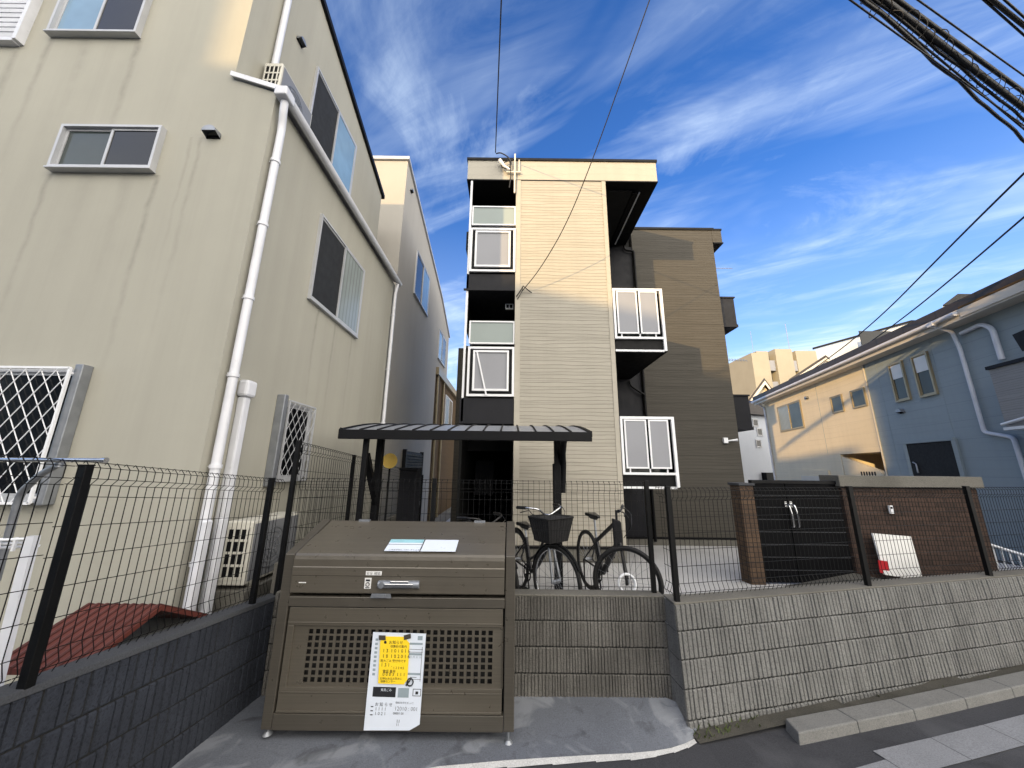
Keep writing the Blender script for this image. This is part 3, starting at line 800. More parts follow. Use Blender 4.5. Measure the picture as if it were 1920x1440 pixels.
# ------------------------------------------------------------------ things between the cream building and the left wall
t = ducts = thing('duct_cover', (-2.95, 3.55, 0), 'pair of white vertical service ducts beside the corner downpipe', 'duct')
for y in (3.58, 3.78):
    mb = MB(); mb.box(-2.93, -2.86, y, y+.08, -.12, 1.40); mb.build('duct', M['pvc'], t, bevel=.015)
sh = thing('garden_shed', (-2.55, 2.7, -.1), 'small shed with a rust red corrugated roof behind the fence', 'shed')
mb = MB(); mb.box(-2.72, -2.32, 2.42, 3.05, -.12, .80); mb.build('wall', M['shed'], sh)
mb = MB()
gable = [(2.20, .850), (2.62, 1.015), (3.14, .755), (3.14, .730), (2.62, .985), (2.20, .822)]
mb.prism([(-2.28, y, z) for y, z in gable], (-.50, 0, 0))
for k in range(9):
    x = -2.30-k*.0575
    for (y0, z0), (y1, z1) in zip(gable[:2], gable[1:3]): mb.tube([(x, y0, z0+.002), (x, y1, z1+.002)], .010, 6)
mb.build('roof', M['rust'], sh)
mb = MB()
cx, cy = -2.31, 2.12
for r0_, z0_, r1_, z1_ in ((.07, .35, .085, .86),):
    mb.tube([(cx, cy, z0_), (cx, cy, z1_)], [r0_, r1_], 16); mb.tube([(cx+r1_*math.cos(k*PI/10), cy+r1_*math.sin(k*PI/10), z1_) for k in range(20)], .008, 6, closed=True)
tag(mb.build('bucket', M['bluep']), 'blue plastic bucket between the rust red shed and the left fence', 'bucket')
mb = MB(); mb.box(-2.40, -2.24, 2.02, 2.22, -.12, .35)
tag(mb.build('concrete_block', M['cap'], bevel=.008), 'rough concrete block under the blue bucket', 'block')
# laundry pole on its bracket
lp = thing('laundry_pole', (-2.5, 2.2, 1.9), 'silver laundry pole on a bracket in front of the grilled window', 'laundry pole')
mb = MB(); a, b = at(-200, 861, Y=2.3), at(198, 863, Y=2.3); mb.tube([a, b], .014, 10); mb.tube([b-Xv*.02, b+Xv*.005], .018, 10); mb.build('pole', M['chrome'], lp)
mb = MB(); p0, p1, p2, p3 = at(112, 870, Y=2.34), at(75, 890, Y=2.36), at(38, 925, Y=2.4), at(-8, 1090, Y=2.45)
mb.tube(rounded([p0, p1, p2, p3], .05), .02, 10); mb.tube([p0-Zv*.02+Yv*.0, p0+Zv*.035], .02, 10); mb.build('bracket', M['galv'], lp)
dr = thing('drying_rack', (-2.8, 2.0, 0), 'white folding drying rack at the far left behind the fence', 'rack')
mb = MB()
p0, p1 = at(62, 1005, Y=2.1), at(-10, 1290, Y=2.1); mb.bar(p0, p1, .05, .03, up=(0, 1, 0)); mb.build('leg', M['pvc'], dr)
mb = MB(); q0, q1 = at(-120, 1018, Y=2.12), at(60, 1010, Y=2.12)
for k in range(3): mb.tube([q0+Zv*(-.025*k)+Yv*.02*k, q1+Zv*(-.022*k)+Yv*.02*k], .008, 8)
for k in range(7): s_ = k/6; mb.bar(q0.lerp(q1, s_)-Zv*.06, q0.lerp(q1, s_)+Zv*.01, .012, .012)
mb.build('rail', M['white'], dr)

# ------------------------------------------------------------------ grey building behind, brown house behind it
GX, GY = -3.08, 8.6
gb = thing('stucco_building', (-5, 12, -.1), 'grey stucco house with sloping roofline behind the cream one', 'building')
mb = MB()
mb.prism([(GX, GY, -.3), (GX, GY, 10.55), (GX, 14.2, 9.03), (GX, 16.4, 8.05), (GX, 16.4, 5.9), (GX, 14.0, 5.9), (GX, 14.0, -.3)], (-5.5, 0, 0))
mb.build('wall', M['greyst'], gb)
mb = MB()
for (y0, z0), (y1, z1) in (((GY-.05, 10.58), (14.2, 9.06)), ((14.2, 9.06), (16.45, 8.06))):
    mb.hexa([(GX-5.5, y0, z0), (GX+.05, y0, z0), (GX+.05, y1, z1), (GX-5.5, y1, z1), (GX-5.5, y0, z0+.1), (GX+.05, y0, z0+.1), (GX+.05, y1, z1+.1), (GX-5.5, y1, z1+.1)])
mb.build('roof', M['alu'], gb)
window(gb, (GX, 10.14, 7.2), Yv, 1.72, 1.42, Xv, M['alu'], [M['dglass'], M['bglass']])
window(gb, (GX, 14.1, 6.35), Yv, 1.5, 1.2, Xv, M['alu'], [M['bglass'], M['dglass']])
vent_hood(gb, at(770, 358, X=GX), Xv, .07)
lv = MB(); lv.box(GX, GX+.07, 10.35, 12.4, .85, 2.36, 1)
for k in range(17):
    z = .89+k*.085; lv.ob((GX+.07, 10.42, z), (0, 1.9, 0), (.03, 0, -.02), (.006, 0, .06))
for y in (10.33, 12.33): lv.box(GX, GX+.11, y, y+.08, .82, 2.4)
lv.build('shutter', [M['blackm'], M['char']], gb)
bb = thing('brown_house', (-4, 16, -.1), 'brown timber clad house at the end of the narrow gap', 'house')
mb = MB(); mb.box(-8, GX-.02, 14.05, 20, -.3, 5.86); mb.build('wall', M['brown'], bb)
mb = MB(); mb.box(GX-.02, GX+.12, 14.05, 20, 5.6, 5.9); mb.build('fascia', M['bronze'], bb)
for y in (14.3, 15.6): pipe(bb, [(GX+.04, y, -.1), (GX+.04, y, 5.6)], .05, M['bronze'], 'downpipe')
window(bb, (GX-.02, 16.4, 3.5), Yv, 1.9, 1.7, Xv, M['white'], [M['bglass'], M['dglass']])
eh = thing('end_house', (-1.5, 24, 0), 'pale flat roofed house closing the far end of the gap', 'house')
mb = MB(); mb.box(-3.0, .5, 24, 28, -.2, 7.3); mb.build('wall', M['greyst'], eh)
mb = MB(); mb.box(-3.1, .6, 23.9, 28.1, 7.3, 7.42); mb.build('roof', M['blackm'], eh)

# ------------------------------------------------------------------ apartment block with the siding tower
TX0, TX1, TY = .055, 2.13, 7.0
ap = thing('apartment_block', (2.5, 8.5, 0), 'three-storey apartment block with a pale siding tower and taupe wing', 'building')
mb = MB(); mb.box(TX0, TX1, TY, 9.38, .53, 8.46); mb.build('tower_wall', M['tower'], ap)
mb = MB()
mb.box(TX0, TX0+.11, TY-.012, TY-.001, .53, 8.44); mb.box(TX1-.09, TX1, TY-.012, TY-.001, .53, 8.44)
mb.build('corner_trim', M['fascia'], ap)
mb = MB(); mb.box(TX0-.01, TX1+.01, TY-.02, 9.38, .49, .535, 1); mb.box(TX0, TX1, TY, 9.38, -.2, .49); mb.build('plinth', [M['cap'], M['blackm']], ap)
mb = MB(); mb.box(-1.085, 3.35, TY-.003, 9.42, 8.462, 8.985); mb.build('roof_band', M['fascia'], ap)
mb = MB(); mb.box(-1.11, 3.375, TY-.03, 9.45, 8.985, 9.05); mb.box(-1.095, 3.36, TY-.008, 9.43, 8.435, 8.4615)
mb.build('roof_trim', M['blackm'], ap)
mb = MB(); mb.box(TX1+.02, 2.85, TY+.25, 9.35, 8.40, 8.434); mb.box(2.87, 3.0, TY+.3, 9.35, 8.385, 8.434, 1); mb.box(3.02, 3.05, TY+.3, 9.35, 8.41, 8.434, 2)
mb.build('soffit', [M['soffit'], M['blackm'], M['white']], ap)
# left stair bays: dark recess and railings
mb = MB()
mb.box(-1.07, TX0, 8.6, 8.7, 2.3, 8.43)             # back wall of the landings
mb.box(-1.07, -1.02, 7.5, 8.6, 5.0, 8.43)
mb.build('recess_wall', M['darkwall'], ap)
mb = MB()
for bx_ in ((-1.0, TX0-.002, TY+.01, 8.6, 5.66, 6.02), (-1.03, TX0-.002, TY+.01, 8.6, 2.76, 3.27), (-.97, TX0-.002, TY+.1, 8.6, 7.15, 7.2), (-.97, TX0-.002, TY+.1, 8.6, 4.34, 4.40)):
    mb = MB(); mb.box(*bx_)
    if bx_[4] == 5.66: mb.box(-1.05, TX0-.002, TY-.02, TY+.012, 5.62, 5.66)
    mb.build('landing', M['char'], ap)
mb = MB(); mb.box(-1.0, -.955, TY+.01, TY+.055, 2.8, 8.43); mb.build('bay_post', M['white'], ap)
def rail_panel(x0, x1, y, z0, z1, inset, m, dark_in=True, xb=.045, name='railing'):
    mb = MB(); d = .05
    mb.box(x0, x1, y-d, y, z1-xb, z1); mb.box(x0, x1, y-d, y, z0, z0+xb); mb.box(x0, x0+xb, y-d, y, z0+xb, z1-xb); mb.box(x1-xb, x1, y-d, y, z0+xb, z1-xb)
    r_ = mb.build(name, M['white'], ap)
    if inset:
        mb = MB(); i = inset; fx = .04
        a0, a1, c0, c1 = x0+i, x1-i, z0+i, z1-i*.75
        mb.box(a0, a1, y-d-.012, y-d*.3, c1-fx, c1); mb.box(a0, a1, y-d-.012, y-d*.3, c0, c0+fx); mb.box(a0, a0+fx, y-d-.012, y-d*.3, c0+fx, c1-fx); mb.box(a1-fx, a1, y-d-.012, y-d*.3, c0+fx, c1-fx)
        mb.build('inner_frame', M['white'], r_)
        mb = MB(); mb.box(a0+fx, a1-fx, y-d*.7, y-d*.5, c0+fx, c1-fx); mb.build('panel', m, r_)
        mb = MB(); mb.box(x0+xb, x1-xb, y-d*.28, y-d*.2, z0+xb, z1-xb); mb.build('backing', M['blackm'], r_)
    else:
        mb = MB(); mb.box(x0+xb, x1-xb, y-d*.6, y-d*.4, z0+xb, z1-xb); mb.build('panel', m, r_)
    return r_
rail_panel(-.94, TX0-.004, TY+.06, 7.25, 7.75, 0, M['frost2'], xb=.03)
rail_panel(-.95, TX0-.004, TY+.01, 6.06, 7.14, .11, M['frost'])
rail_panel(-.90, TX0-.004, TY+.06, 4.42, 4.93, 0, M['frost2'], xb=.03)
rr_ = rail_panel(-.90, TX0-.004, TY+.01, 3.30, 4.34, .11, M['frost'])
mb = MB(); mb.bar((-.72, TY-.06, 4.25), (-.50, TY-.06, 3.32), .03, .012, up=(0, 1, 0)); mb.build('loose_strip', M['white'], rr_)
mb = MB(); mb.box(-.16, .02, TY+.5, TY+.56, 5.44, 5.56); mb.box(-.14, -.08, TY+.49, TY+.5, 5.46, 5.54, 1); mb.box(-.06, 0.0, TY+.49, TY+.5, 5.46, 5.54, 1)
mb.build('junction_box', [M['white'], M['blackm']], ap)
# left grey flank and dark entrance passage
mb = MB(); mb.box(-1.42, -1.09, 9.0, 12, .1, 5.0); mb.build('flank_wall', M['wing'], ap)
for bx_ in ((-1.09, -1.03, 7.6, 12, .1, 2.75), (TX0-.04, TX0, 9.4, 12, .1, 2.75), (-1.03, TX0-.04, 12, 12.1, .1, 2.75), (-1.03, TX0-.04, 8.71, 12, 2.6, 2.75)):
    mb = MB(); mb.box(*bx_); mb.build('passage_wall', M['darkwall'], ap)
mb = MB(); mb.box(-1.42, 3.5, 9.5, 13, 8.3, 8.9); mb.build('rear_roof', M['darkwall'], ap)
mb = MB(); mb.box(-.95, -.45, 9.9, 10.1, 1.2, 2.1, 0)
for k in range(3):
    for j in range(3): mb.box(-.93+k*.16, -.80+k*.16, 9.885, 9.9, 1.25+j*.28, 1.49+j*.28)
tag(mb.build('letterbox_bank', M['char'], bevel=.004), 'dark bank of letterboxes deep in the unlit entrance passage', 'letterboxes')
# taupe wing
WY = 9.4
mb = MB(); mb.box(3.55, 5.98, WY, 13, .29, 8.97); mb.build('wing_wall', M['wing'], ap)
mb = MB(); mb.box(TX1+.002, 3.55, WY+.03, 13, .29, 8.38); mb.build('inner_wall', M['char'], ap)
mb = MB(); mb.box(3.52, 6.05, WY-.03, 13.05, 8.97, 9.04); mb.build('wing_trim', M['blackm'], ap)
mb = MB(); mb.box(5.985, 6.27, WY-.003, 13, 8.56, 8.965); mb.box(5.985, 6.29, WY-.02, 13.02, 8.52, 8.558, 1); mb.box(6.06, 6.29, WY-.02, 13.02, 8.967, 9.02, 1); mb.build('wing_eave', [M['wing'], M['blackm']], ap)
mb = MB(); mb.box(2.6, 5.99, WY-.01, 13, .25, .295, 1); mb.box(2.14, 5.97, WY+.005, 13, -.2, .25); mb.build('wing_plinth', [M['cap'], M['blackm']], ap)
pipe(ap, rounded([(3.30, WY-.02, 8.38), (3.32, WY-.03, 8.25), (3.57, WY-.05, 8.2), (3.57, WY-.05, .2)], .06), .035, M['blackm'])
pipe(ap, rounded([(3.2, WY-.02, 4.25), (3.22, WY-.05, 4.1), (3.55, WY-.09, 3.85)], .06), .03, M['blackm'])
def side_bay(z0, z1, x1):
    mb = MB(); mb.box(5.985, x1, 9.75, 11.2, z0+.08, z1-.04); mb.box(5.985, x1+.03, 9.72, 11.23, z1-.04, z1); mb.box(5.985, x1+.02, 9.73, 11.22, z0, z0+.08)
    mb.build('side_balcony', M['char'], ap)
side_bay(6.0, 6.96, 6.60); side_bay(3.0, 3.98, 6.62)
# balconies
def balcony(z0, z1, zm, meter):
    x0, x1 = TX1+.012, 3.205
    mb = MB(); mb.box(x0, x1, TY+.03, WY-.005, z0, z0+.16); mb.box(x0+.02, x1-.03, TY+.03, TY+.05, z0+.16, zm-.02)
    mb.build('balcony_slab', M['blackm'], ap)
    mb = MB(); fw = .045
    mb.box(x0, x1, TY-.03, TY+.02, z1-.05, z1); mb.box(x0, x0+fw, TY-.03, TY+.02, zm, z1-.05); mb.box(x1-.055, x1, TY-.03, TY+.02, z0, z1-.05)
    mb.box(x0, x1-.055, TY-.03, TY+.02, zm-.045, zm); mb.box(x0, x1-.055, TY-.02, TY+.02, z0-.02, z0+.02)
    mid = (x0+x1)/2; zb = zm+.07
    for a, b in ((x0+.075, mid-.02), (mid+.02, x1-.12)):
        mb.box(a, a+.03, TY-.026, TY, zb, z1-.06); mb.box(b-.03, b, TY-.026, TY, zb, z1-.06); mb.box(a+.03, b-.03, TY-.026, TY, zb, zb+.03); mb.box(a+.03, b-.03, TY-.026, TY, z1-.09, z1-.06)
    for x in (x0+.15, mid, x1-.2): mb.box(x-.012, x+.012, TY-.01, TY+.01, zm, zb)
    f_ = mb.build('balcony_railing', M['white'], ap)
    for a, b in ((x0+.105, mid-.05), (mid+.05, x1-.15)):
        mb = MB(); mb.box(a, b, TY-.018, TY-.010, zb+.03, z1-.09); mb.build('panel', M['frost'], f_)
    mb = MB(); mb.box(x1-.02, x1+.03, TY+.03, WY-.005, z0, z1-.02); mb.build('balcony_side', M['blackm'], ap)
    mb = MB(); mb.box(x0, x1-.02, TY+.35, TY+.40, zm, z1-.25); mb.build('balcony_backing', M['gglass'], ap)
balcony(4.30, 5.70, 4.60, True); balcony(1.58, 2.93, 1.86, False)
# cable bracket on the roof band and hook on the tower front
br = thing('service_bracket', (-.1, 6.95, 8.8), 'pale service bracket with looped black cables on the tower roof edge', 'bracket')
mb = MB(); mb.bar((.02, TY-.05, 8.05), (.02, TY-.06, 9.12), .035, .03, up=(0, 1, 0)); mb.bar((-.18, TY-.05, 8.62), (.16, TY-.05, 8.62), .03, .03); mb.bar((.12, TY-.04, 8.6), (.12, TY-.04, 8.98), .025, .02, up=(0, 1, 0)); mb.build('arm', M['eave'], br)
mb = MB(); mb.tube([(-.34, TY-.1, 8.9), (-.22, TY-.09, 8.74), (-.1, TY-.09, 8.66)], [.05, .035, .02], 8); mb.build('anchor', M['white'], br)
mb = MB()
c = [at(930, 288, Y=6.9), at(938, 286, Y=6.88), at(952, 293, Y=6.9), at(960, 306, Y=6.92), at(952, 318, Y=6.92), at(938, 312, Y=6.9), at(944, 305, Y=6.92), at(956, 300, Y=6.93), at(958, 330, Y=6.95), at(955, 352, Y=6.97)]
mb.tube(rounded(c, .08, 4), .014, 6); mb.build('cable_loop', M['cable'], br)
hk = MB(); c = [at(968, 556, Y=6.97), at(974, 548, Y=6.93), at(981, 536, Y=6.9), at(990, 544, Y=6.93), at(997, 549, Y=6.96)]; hk.tube(c, .012, 6); hk.tube([c[2], at(978, 548, Y=6.95), at(970, 561, Y=6.98)], .008, 6)
tag(hk.build('wire_hook', M['cable']), 'small forked wire hook fixed to the pale tower front', 'hook')
sc_ = thing('security_camera', (5.6, 9.3, 2.6), 'small white security camera on the lower corner of the taupe wing', 'camera')
p = at(1360, 826, Y=WY-.03); mb = MB(); mb.box(p.x-.06, p.x+.05, p.y-.05, p.y+.03, p.z-.07, p.z+.07); mb.build('base', M['white'], sc_, bevel=.01)
mb = MB(); mb.tube([p+V((.05, -.02, -.01)), p+V((.12, -.06, 0)), p+V((.26, -.10, .01))], [.02, .018, .035], 8); mb.build('arm', M['white'], sc_)

# ------------------------------------------------------------------ cycle shelter
cs = thing('cycle_shelter', (-.5, 4.8, .4), 'dark cycle shelter with a curved ribbed roof over the bikes', 'shelter')
def roof_pt(x, t):   # t 0 front .. 1 back
    y = lerp(4.20, 6.15, t); z = 2.33+.225*math.sin(t*PI*.60)
    return V((x, y, z))
RX0, RX1 = -2.0, .935
mb = MB(); nseg = 14
ptsu = [roof_pt(RX0, k/nseg) for k in range(nseg+1)]
mb.prism([tuple(p) for p in ptsu]+[tuple(p-Zv*.02) for p in reversed(ptsu)], (RX1-RX0, 0, 0)); mb.build('roof_sheet', M['shroof'], cs)
for k in range(15):
    x = lerp(RX0+.02, RX1-.02, k/14); mb = MB()
    mb.tube([roof_pt(x, j/nseg)+Zv*.008 for j in range(nseg+1)], .011, 6); mb.build('rib', M['blackm'], cs)
mb = MB(); mb.box(RX0-.01, RX1+.01, 4.17, 4.20, 2.225, 2.335); mb.box(RX0-.012, RX0, 4.2, 4.3, 2.26, 2.36); mb.build('front_beam', M['blackm'], cs, bevel=.008)
for x in (RX0, RX1):
    mb = MB(); pp = [roof_pt(x, k/nseg) for k in range(nseg+1)]
    mb.prism([tuple(p+Zv*.015) for p in pp]+[tuple(p-Zv*.05) for p in reversed(pp)], (-.02 if x < 0 else .02, 0, 0)); mb.build('end_trim', M['blackm'], cs)
def sh_post(x, y, z1, w=.075, z0=.38):
    mb = MB(); mb.box(x-w/2, x+w/2, y-w/2, y+w/2, z0, z1); mb.build('post', M['blackm'], cs, bevel=.008)
sh_post(-1.73, 4.32, 2.24, .06); sh_post(-1.82, 5.05, 2.42, .09)
sh_post(.63, 5.0, 1.98, .105); mb = MB(); mb.tube([(.70, 5.0, 1.6), (.715, 4.98, 1.95), (.70, 4.9, 2.12), (.68, 4.6, 2.30)], .045, 10); mb.build('arm', M['blackm'], cs)
mb = MB(); mb.box(.60, .72, 4.95, 5.05, 1.95, 2.40); mb.build('arm', M['blackm'], cs)
mb = MB(); mb.bar((-1.73, 4.36, 2.05), (-1.80, 5.0, 1.45), .07, .07); mb.build('brace', M['blackm'], cs)
mb = MB(); mb.box(-1.95, .9, 5.02, 5.08, 2.38, 2.44); mb.build('rear_beam', M['blackm'], cs)
for x in (-1.75, .66):
    mb = MB(); mb.tube([roof_pt(x, k/nseg)-Zv*.05 for k in range(1, 9)], .03, 6); mb.build('rafter', M['blackm'], cs)
# round yellow disc on a post
yd = thing('round_sign', (-1.70, 5.35, 1.2), 'plain yellow round disc beside the shelter post', 'sign')
c = at(731, 864, Y=5.3); mb = MB(); r = .108
mb.tube([c+Yv*.006, c-Yv*.006], r, 36, smooth=False); mb.build('disc', M['yellow'], yd, bevel=.003)
mb = MB(); mb.tube([c+V((0, .02, 0)), c+V((0, .02, -c.z+.35))], .014, 8); mb.build('pole', M['blackm'], yd)
mb = MB(); mb.box(-1.78, -1.50, 5.9, 6.2, .3, 1.86); mb.box(-1.79, -1.49, 5.89, 6.21, 1.86, 1.90)
tag(mb.build('utility_cabinet', M['char'], bevel=.01), 'narrow dark utility cabinet below the yellow disc', 'cabinet')

# ------------------------------------------------------------------ bicycles
def wheel_parts(root, c, d, R=.335, spokes=20, fender=None, hubm='galv'):
    """c centre, d: horizontal unit vector in the wheel plane"""
    c, d = V(c), V(d); ax = d.cross(Zv)
    w_ = MB()
    w_.tube([c+d*R*math.cos(2*PI*k/40)+Zv*R*math.sin(2*PI*k/40) for k in range(40)], .020 if fender else .0225, 8, closed=True)
    t_ = w_.build('wheel', M['rubber'], root)
    m = MB(); rr = R-.022
    m.tube([c+d*rr*math.cos(2*PI*k/40)+Zv*rr*math.sin(2*PI*k/40) for k in range(40)], .010, 6, closed=True); m.build('rim', M['chrome'] if fender else M['bikeb'], t_)
    m = MB(); m.tube([c-ax*.05, c+ax*.05], .02, 10)
    for k in range(spokes):
        a = 2*PI*k/spokes; s_ = .03 if k % 2 else -.03
        m.tube([c+ax*s_, c+d*rr*math.cos(a)+Zv*rr*math.sin(a)], .0016, 4, smooth=False)
    m.build('spokes', M['galv'], t_)
    return t_
def bicycle(label, fw, rw, steer_dir, style):
    """fw, rw: wheel centres; steer_dir: direction of the front wheel"""
    fw, rw = V(fw), V(rw); g = .42
    d = V((fw.x-rw.x, fw.y-rw.y, 0)).normalized(); ax = d.cross(Zv); sdv = V(steer_dir).normalized()
    root = thing('bicycle', (rw.x, rw.y, g), label, 'bicycle', 'bicycles under the shelter')
    wheel_parts(root, rw, d, fender=style != 'sport'); wheel_parts(root, fw, sdv, fender=style != 'sport')
    R = .335
    bb = rw+d*.44+V((0, 0, -.05)); seat_top = rw+d*.25+Zv*(.52 if style == 'sport' else .40); sc0 = rw+d*.30+Zv*.28
    hk_ = .05 if style == 'sport' else 0.0; head_b = fw-d*.10+Zv*(.37+hk_); head_t = fw-d*.16+Zv*(.50+hk_*1.6)
    m = MB(); q = .022 if style == 'sport' else .017
    if style == 'sport':
        m.tube([head_t, sc0], q*1.1, 10); m.tube([head_b, bb], q*1.45, 10)
    else:
        m.tube(rounded([head_b, fw-d*.42+Zv*.05, bb], .2), q*1.2, 10); m.tube(rounded([head_t, fw-d*.42+Zv*.17, bb+Zv*.14-d*.03], .2), q, 10)
    m.tube([sc0+Zv*.03-d*.01, bb], q, 10); m.tube([head_b-Zv*.02, head_t], q*1.25, 10)
    for s_ in (-1, 1):
        m.tube([sc0, rw+ax*s_*.055], .010, 8); m.tube([bb, rw+ax*s_*.055], .011, 8)
    m.build('frame', M['bikeb'], root)
    sax = sdv.cross(Zv); m = MB()
    m.tube([head_b, head_b-Zv*.06], .022, 8)
    for s_ in (-1, 1): m.tube([head_b-Zv*.05+sax*s_*.03, fw+sax*s_*.055+Zv*.02, fw+sax*s_*.055-Zv*.01], .015, 8)
    m.build('fork', M['bikeb'] if style == 'sport' else M['galv'], root)
    m = MB(); m.tube([sc0, seat_top], .014, 8); m.build('seat_post', M['galv'], root)
    m = MB()
    top = seat_top+Zv*.03
    m.hexa([top-d*.13-ax*.075, top+d*.14-ax*.018, top+d*.14+ax*.018, top-d*.13+ax*.075, top-d*.13-ax*.08+Zv*.045, top+d*.14-ax*.02+Zv*.03, top+d*.14+ax*.02+Zv*.03, top-d*.13+ax*.08+Zv*.045])
    m.hexa([top-d*.06-ax*.03-Zv*.03, top+d*.06-ax*.012-Zv*.03, top+d*.06+ax*.012-Zv*.03, top-d*.06+ax*.03-Zv*.03, top-d*.1-ax*.05, top+d*.1-ax*.02, top+d*.1+ax*.02, top-d*.1+ax*.05])
    m.build('saddle', M['bikeb'], root, bevel=.012)
    m = MB(); st = head_t+Zv*{'sport': .12, 'city': .14, 'utility': .03}[style]
    m.tube([head_t, st], .014, 8)
    if style == 'sport':
        st2 = st+sdv*.05; bar_ = [st2-sax*.30+Zv*.02, st2-sax*.05, st2+sax*.05, st2+sax*.30+Zv*.02]
        m.tube(bar_, .013, 8)
        grips = [(bar_[0], bar_[0]+(bar_[1]-bar_[0])*.45), (bar_[3], bar_[3]+(bar_[2]-bar_[3])*.45)]
    else:
        sw = lambda s_: [st, st+sax*s_*.06+Zv*.01, st+sax*s_*.17+Zv*.075+sdv*.03, st+sax*s_*.25+Zv*.085-sdv*.04, st+sax*s_*.29+Zv*.08-sdv*.20]
        for s_ in (-1, 1): m.tube(rounded(sw(s_), .05), .011, 8)
        grips = [(sw(s_)[4], sw(s_)[3].lerp(sw(s_)[4], .25)) for s_ in (-1, 1)]
    h_ = m.build('handlebar', M['chrome'] if style == 'city' else M['bikeb'], root)
    m = MB()
    for a, b in grips: m.tube([a, b], .018, 8)
    m.build('grip', M['bikeb'], h_)
    m = MB()
    for a, b in grips:
        m.tube([b, b+sdv*.05-Zv*.02, a+sdv*.06-Zv*.05], .005, 6)
        m.tube(rounded([b+sdv*.03, b+sdv*.10-Zv*.06, fw+Zv*.55+sdv*.08, head_b+sdv*.04], .12), .0045, 5)
    m.build('brake_cable', M['bikeb'], h_)
    m = MB(); cr = bb+ax*.06
    m.tube([cr+d*.09*math.cos(2*PI*k/24)+Zv*.09*math.sin(2*PI*k/24) for k in range(24)], .008, 6, closed=True)
    for k in range(5): a = 2*PI*k/5; m.tube([cr, cr+d*.09*math.cos(a)+Zv*.09*math.sin(a)], .008, 5)
    m.tube([cr, cr+V((0, 0, -.16))+d*.05], .010, 6); m.tube([bb-ax*.06, bb-ax*.06+V((0, 0, .16))-d*.05], .010, 6)
    for s_, e in ((1, cr+V((0, 0, -.16))+d*.05), (-1, bb-ax*.06+V((0, 0, .16))-d*.05)): m.ob(e+ax*s_*.02-d*.045-Zv*.012, d*.09, ax*s_*.085, Zv*.024)
    m.build('crank', M['blackm'], root)
    m = MB(); m.tube([rw+ax*.06+d*.35*0, rw+ax*.10-Zv*.32+d*.12], .009, 6); m.build('kickstand', M['blackm'], root)
    if style != 'sport':
        m = MB()
        for c, dd, a0, a1 in ((fw, sdv, .15, .95), (rw, d, .05, 1.0)):
            m.tube([c+dd*(R+.03)*math.cos(PI*t_)+Zv*(R+.03)*math.sin(PI*t_) for t_ in [lerp(a0, a1, k/14) for k in range(15)]], .016, 6)
        m.build('mudguard', M['blackm'], root)
    return root, fw, sdv, sax, head_t, st
GZ = .42
root, fw, sdv, sax, ht, st = bicycle('black sporty bicycle with its front wheel turned sideways', (1.235, 4.10, GZ+.345), (1.03, 5.08, GZ+.345), (.93, -.36, 0), 'sport')
m = MB(); p = ht+V((-.01, -.07, -.16)); m.hexa([p+V((-.045, 0, -.10)), p+V((.045, -.03, -.12)), p+V((.045, .03, -.12)), p+V((-.045, .05, -.10)), p+V((-.055, 0, .20)), p+V((.035, -.03, .17)), p+V((.035, .03, .17)), p+V((-.055, .05, .20))])
m.build('front_bag', M['bag'], root, bevel=.015)
m = MB(); p = fw+V((-.03, -.10, .015)); m.tube([p+V((.085*math.cos(2*PI*k/24), .02*math.sin(2*PI*k/24), .085*math.sin(2*PI*k/24))) for k in range(24)], .014, 8, closed=True)
m.build('wheel_lock', M['white'], root)
def basket(root, c, u, v, w0, d0, w1, d1, h):
    c, u, v = V(c), V(u), V(v); m = MB(); n = 8
    lo = [c+u*a*w0/2+v*b*d0/2 for a, b in ((-1, -1), (1, -1), (1, 1), (-1, 1))]; hi = [c+u*a*w1/2+v*b*d1/2+Zv*h for a, b in ((-1, -1), (1, -1), (1, 1), (-1, 1))]
    m.hexa(lo+hi)
    for i in range(4):
        a, b = hi[i], hi[(i+1) % 4]; m.tube([a, b], .012, 6)
        for k in range(9):
            t = k/8; m.tube([lo[i].lerp(lo[(i+1) % 4], t), a.lerp(b, t)], .005, 4)
    m.build('basket', M['bag'], root)
root, fw, sdv, sax, ht, st = bicycle('city bicycle with a large black front basket', (.49, 4.10, GZ+.345), (.10, 5.05, GZ+.345), (.62, -.79, 0), 'city')
basket(root, fw+sdv*.02+Zv*.40+V((-.06, 0, 0)), sax, sdv, .27, .22, .38, .30, .24)
root, fw, sdv, sax, ht, st = bicycle('city bicycle mostly hidden behind the grey bin', (-.17, 4.12, GZ+.345), (-.62, 5.05, GZ+.345), (.75, -.66, 0), 'utility')

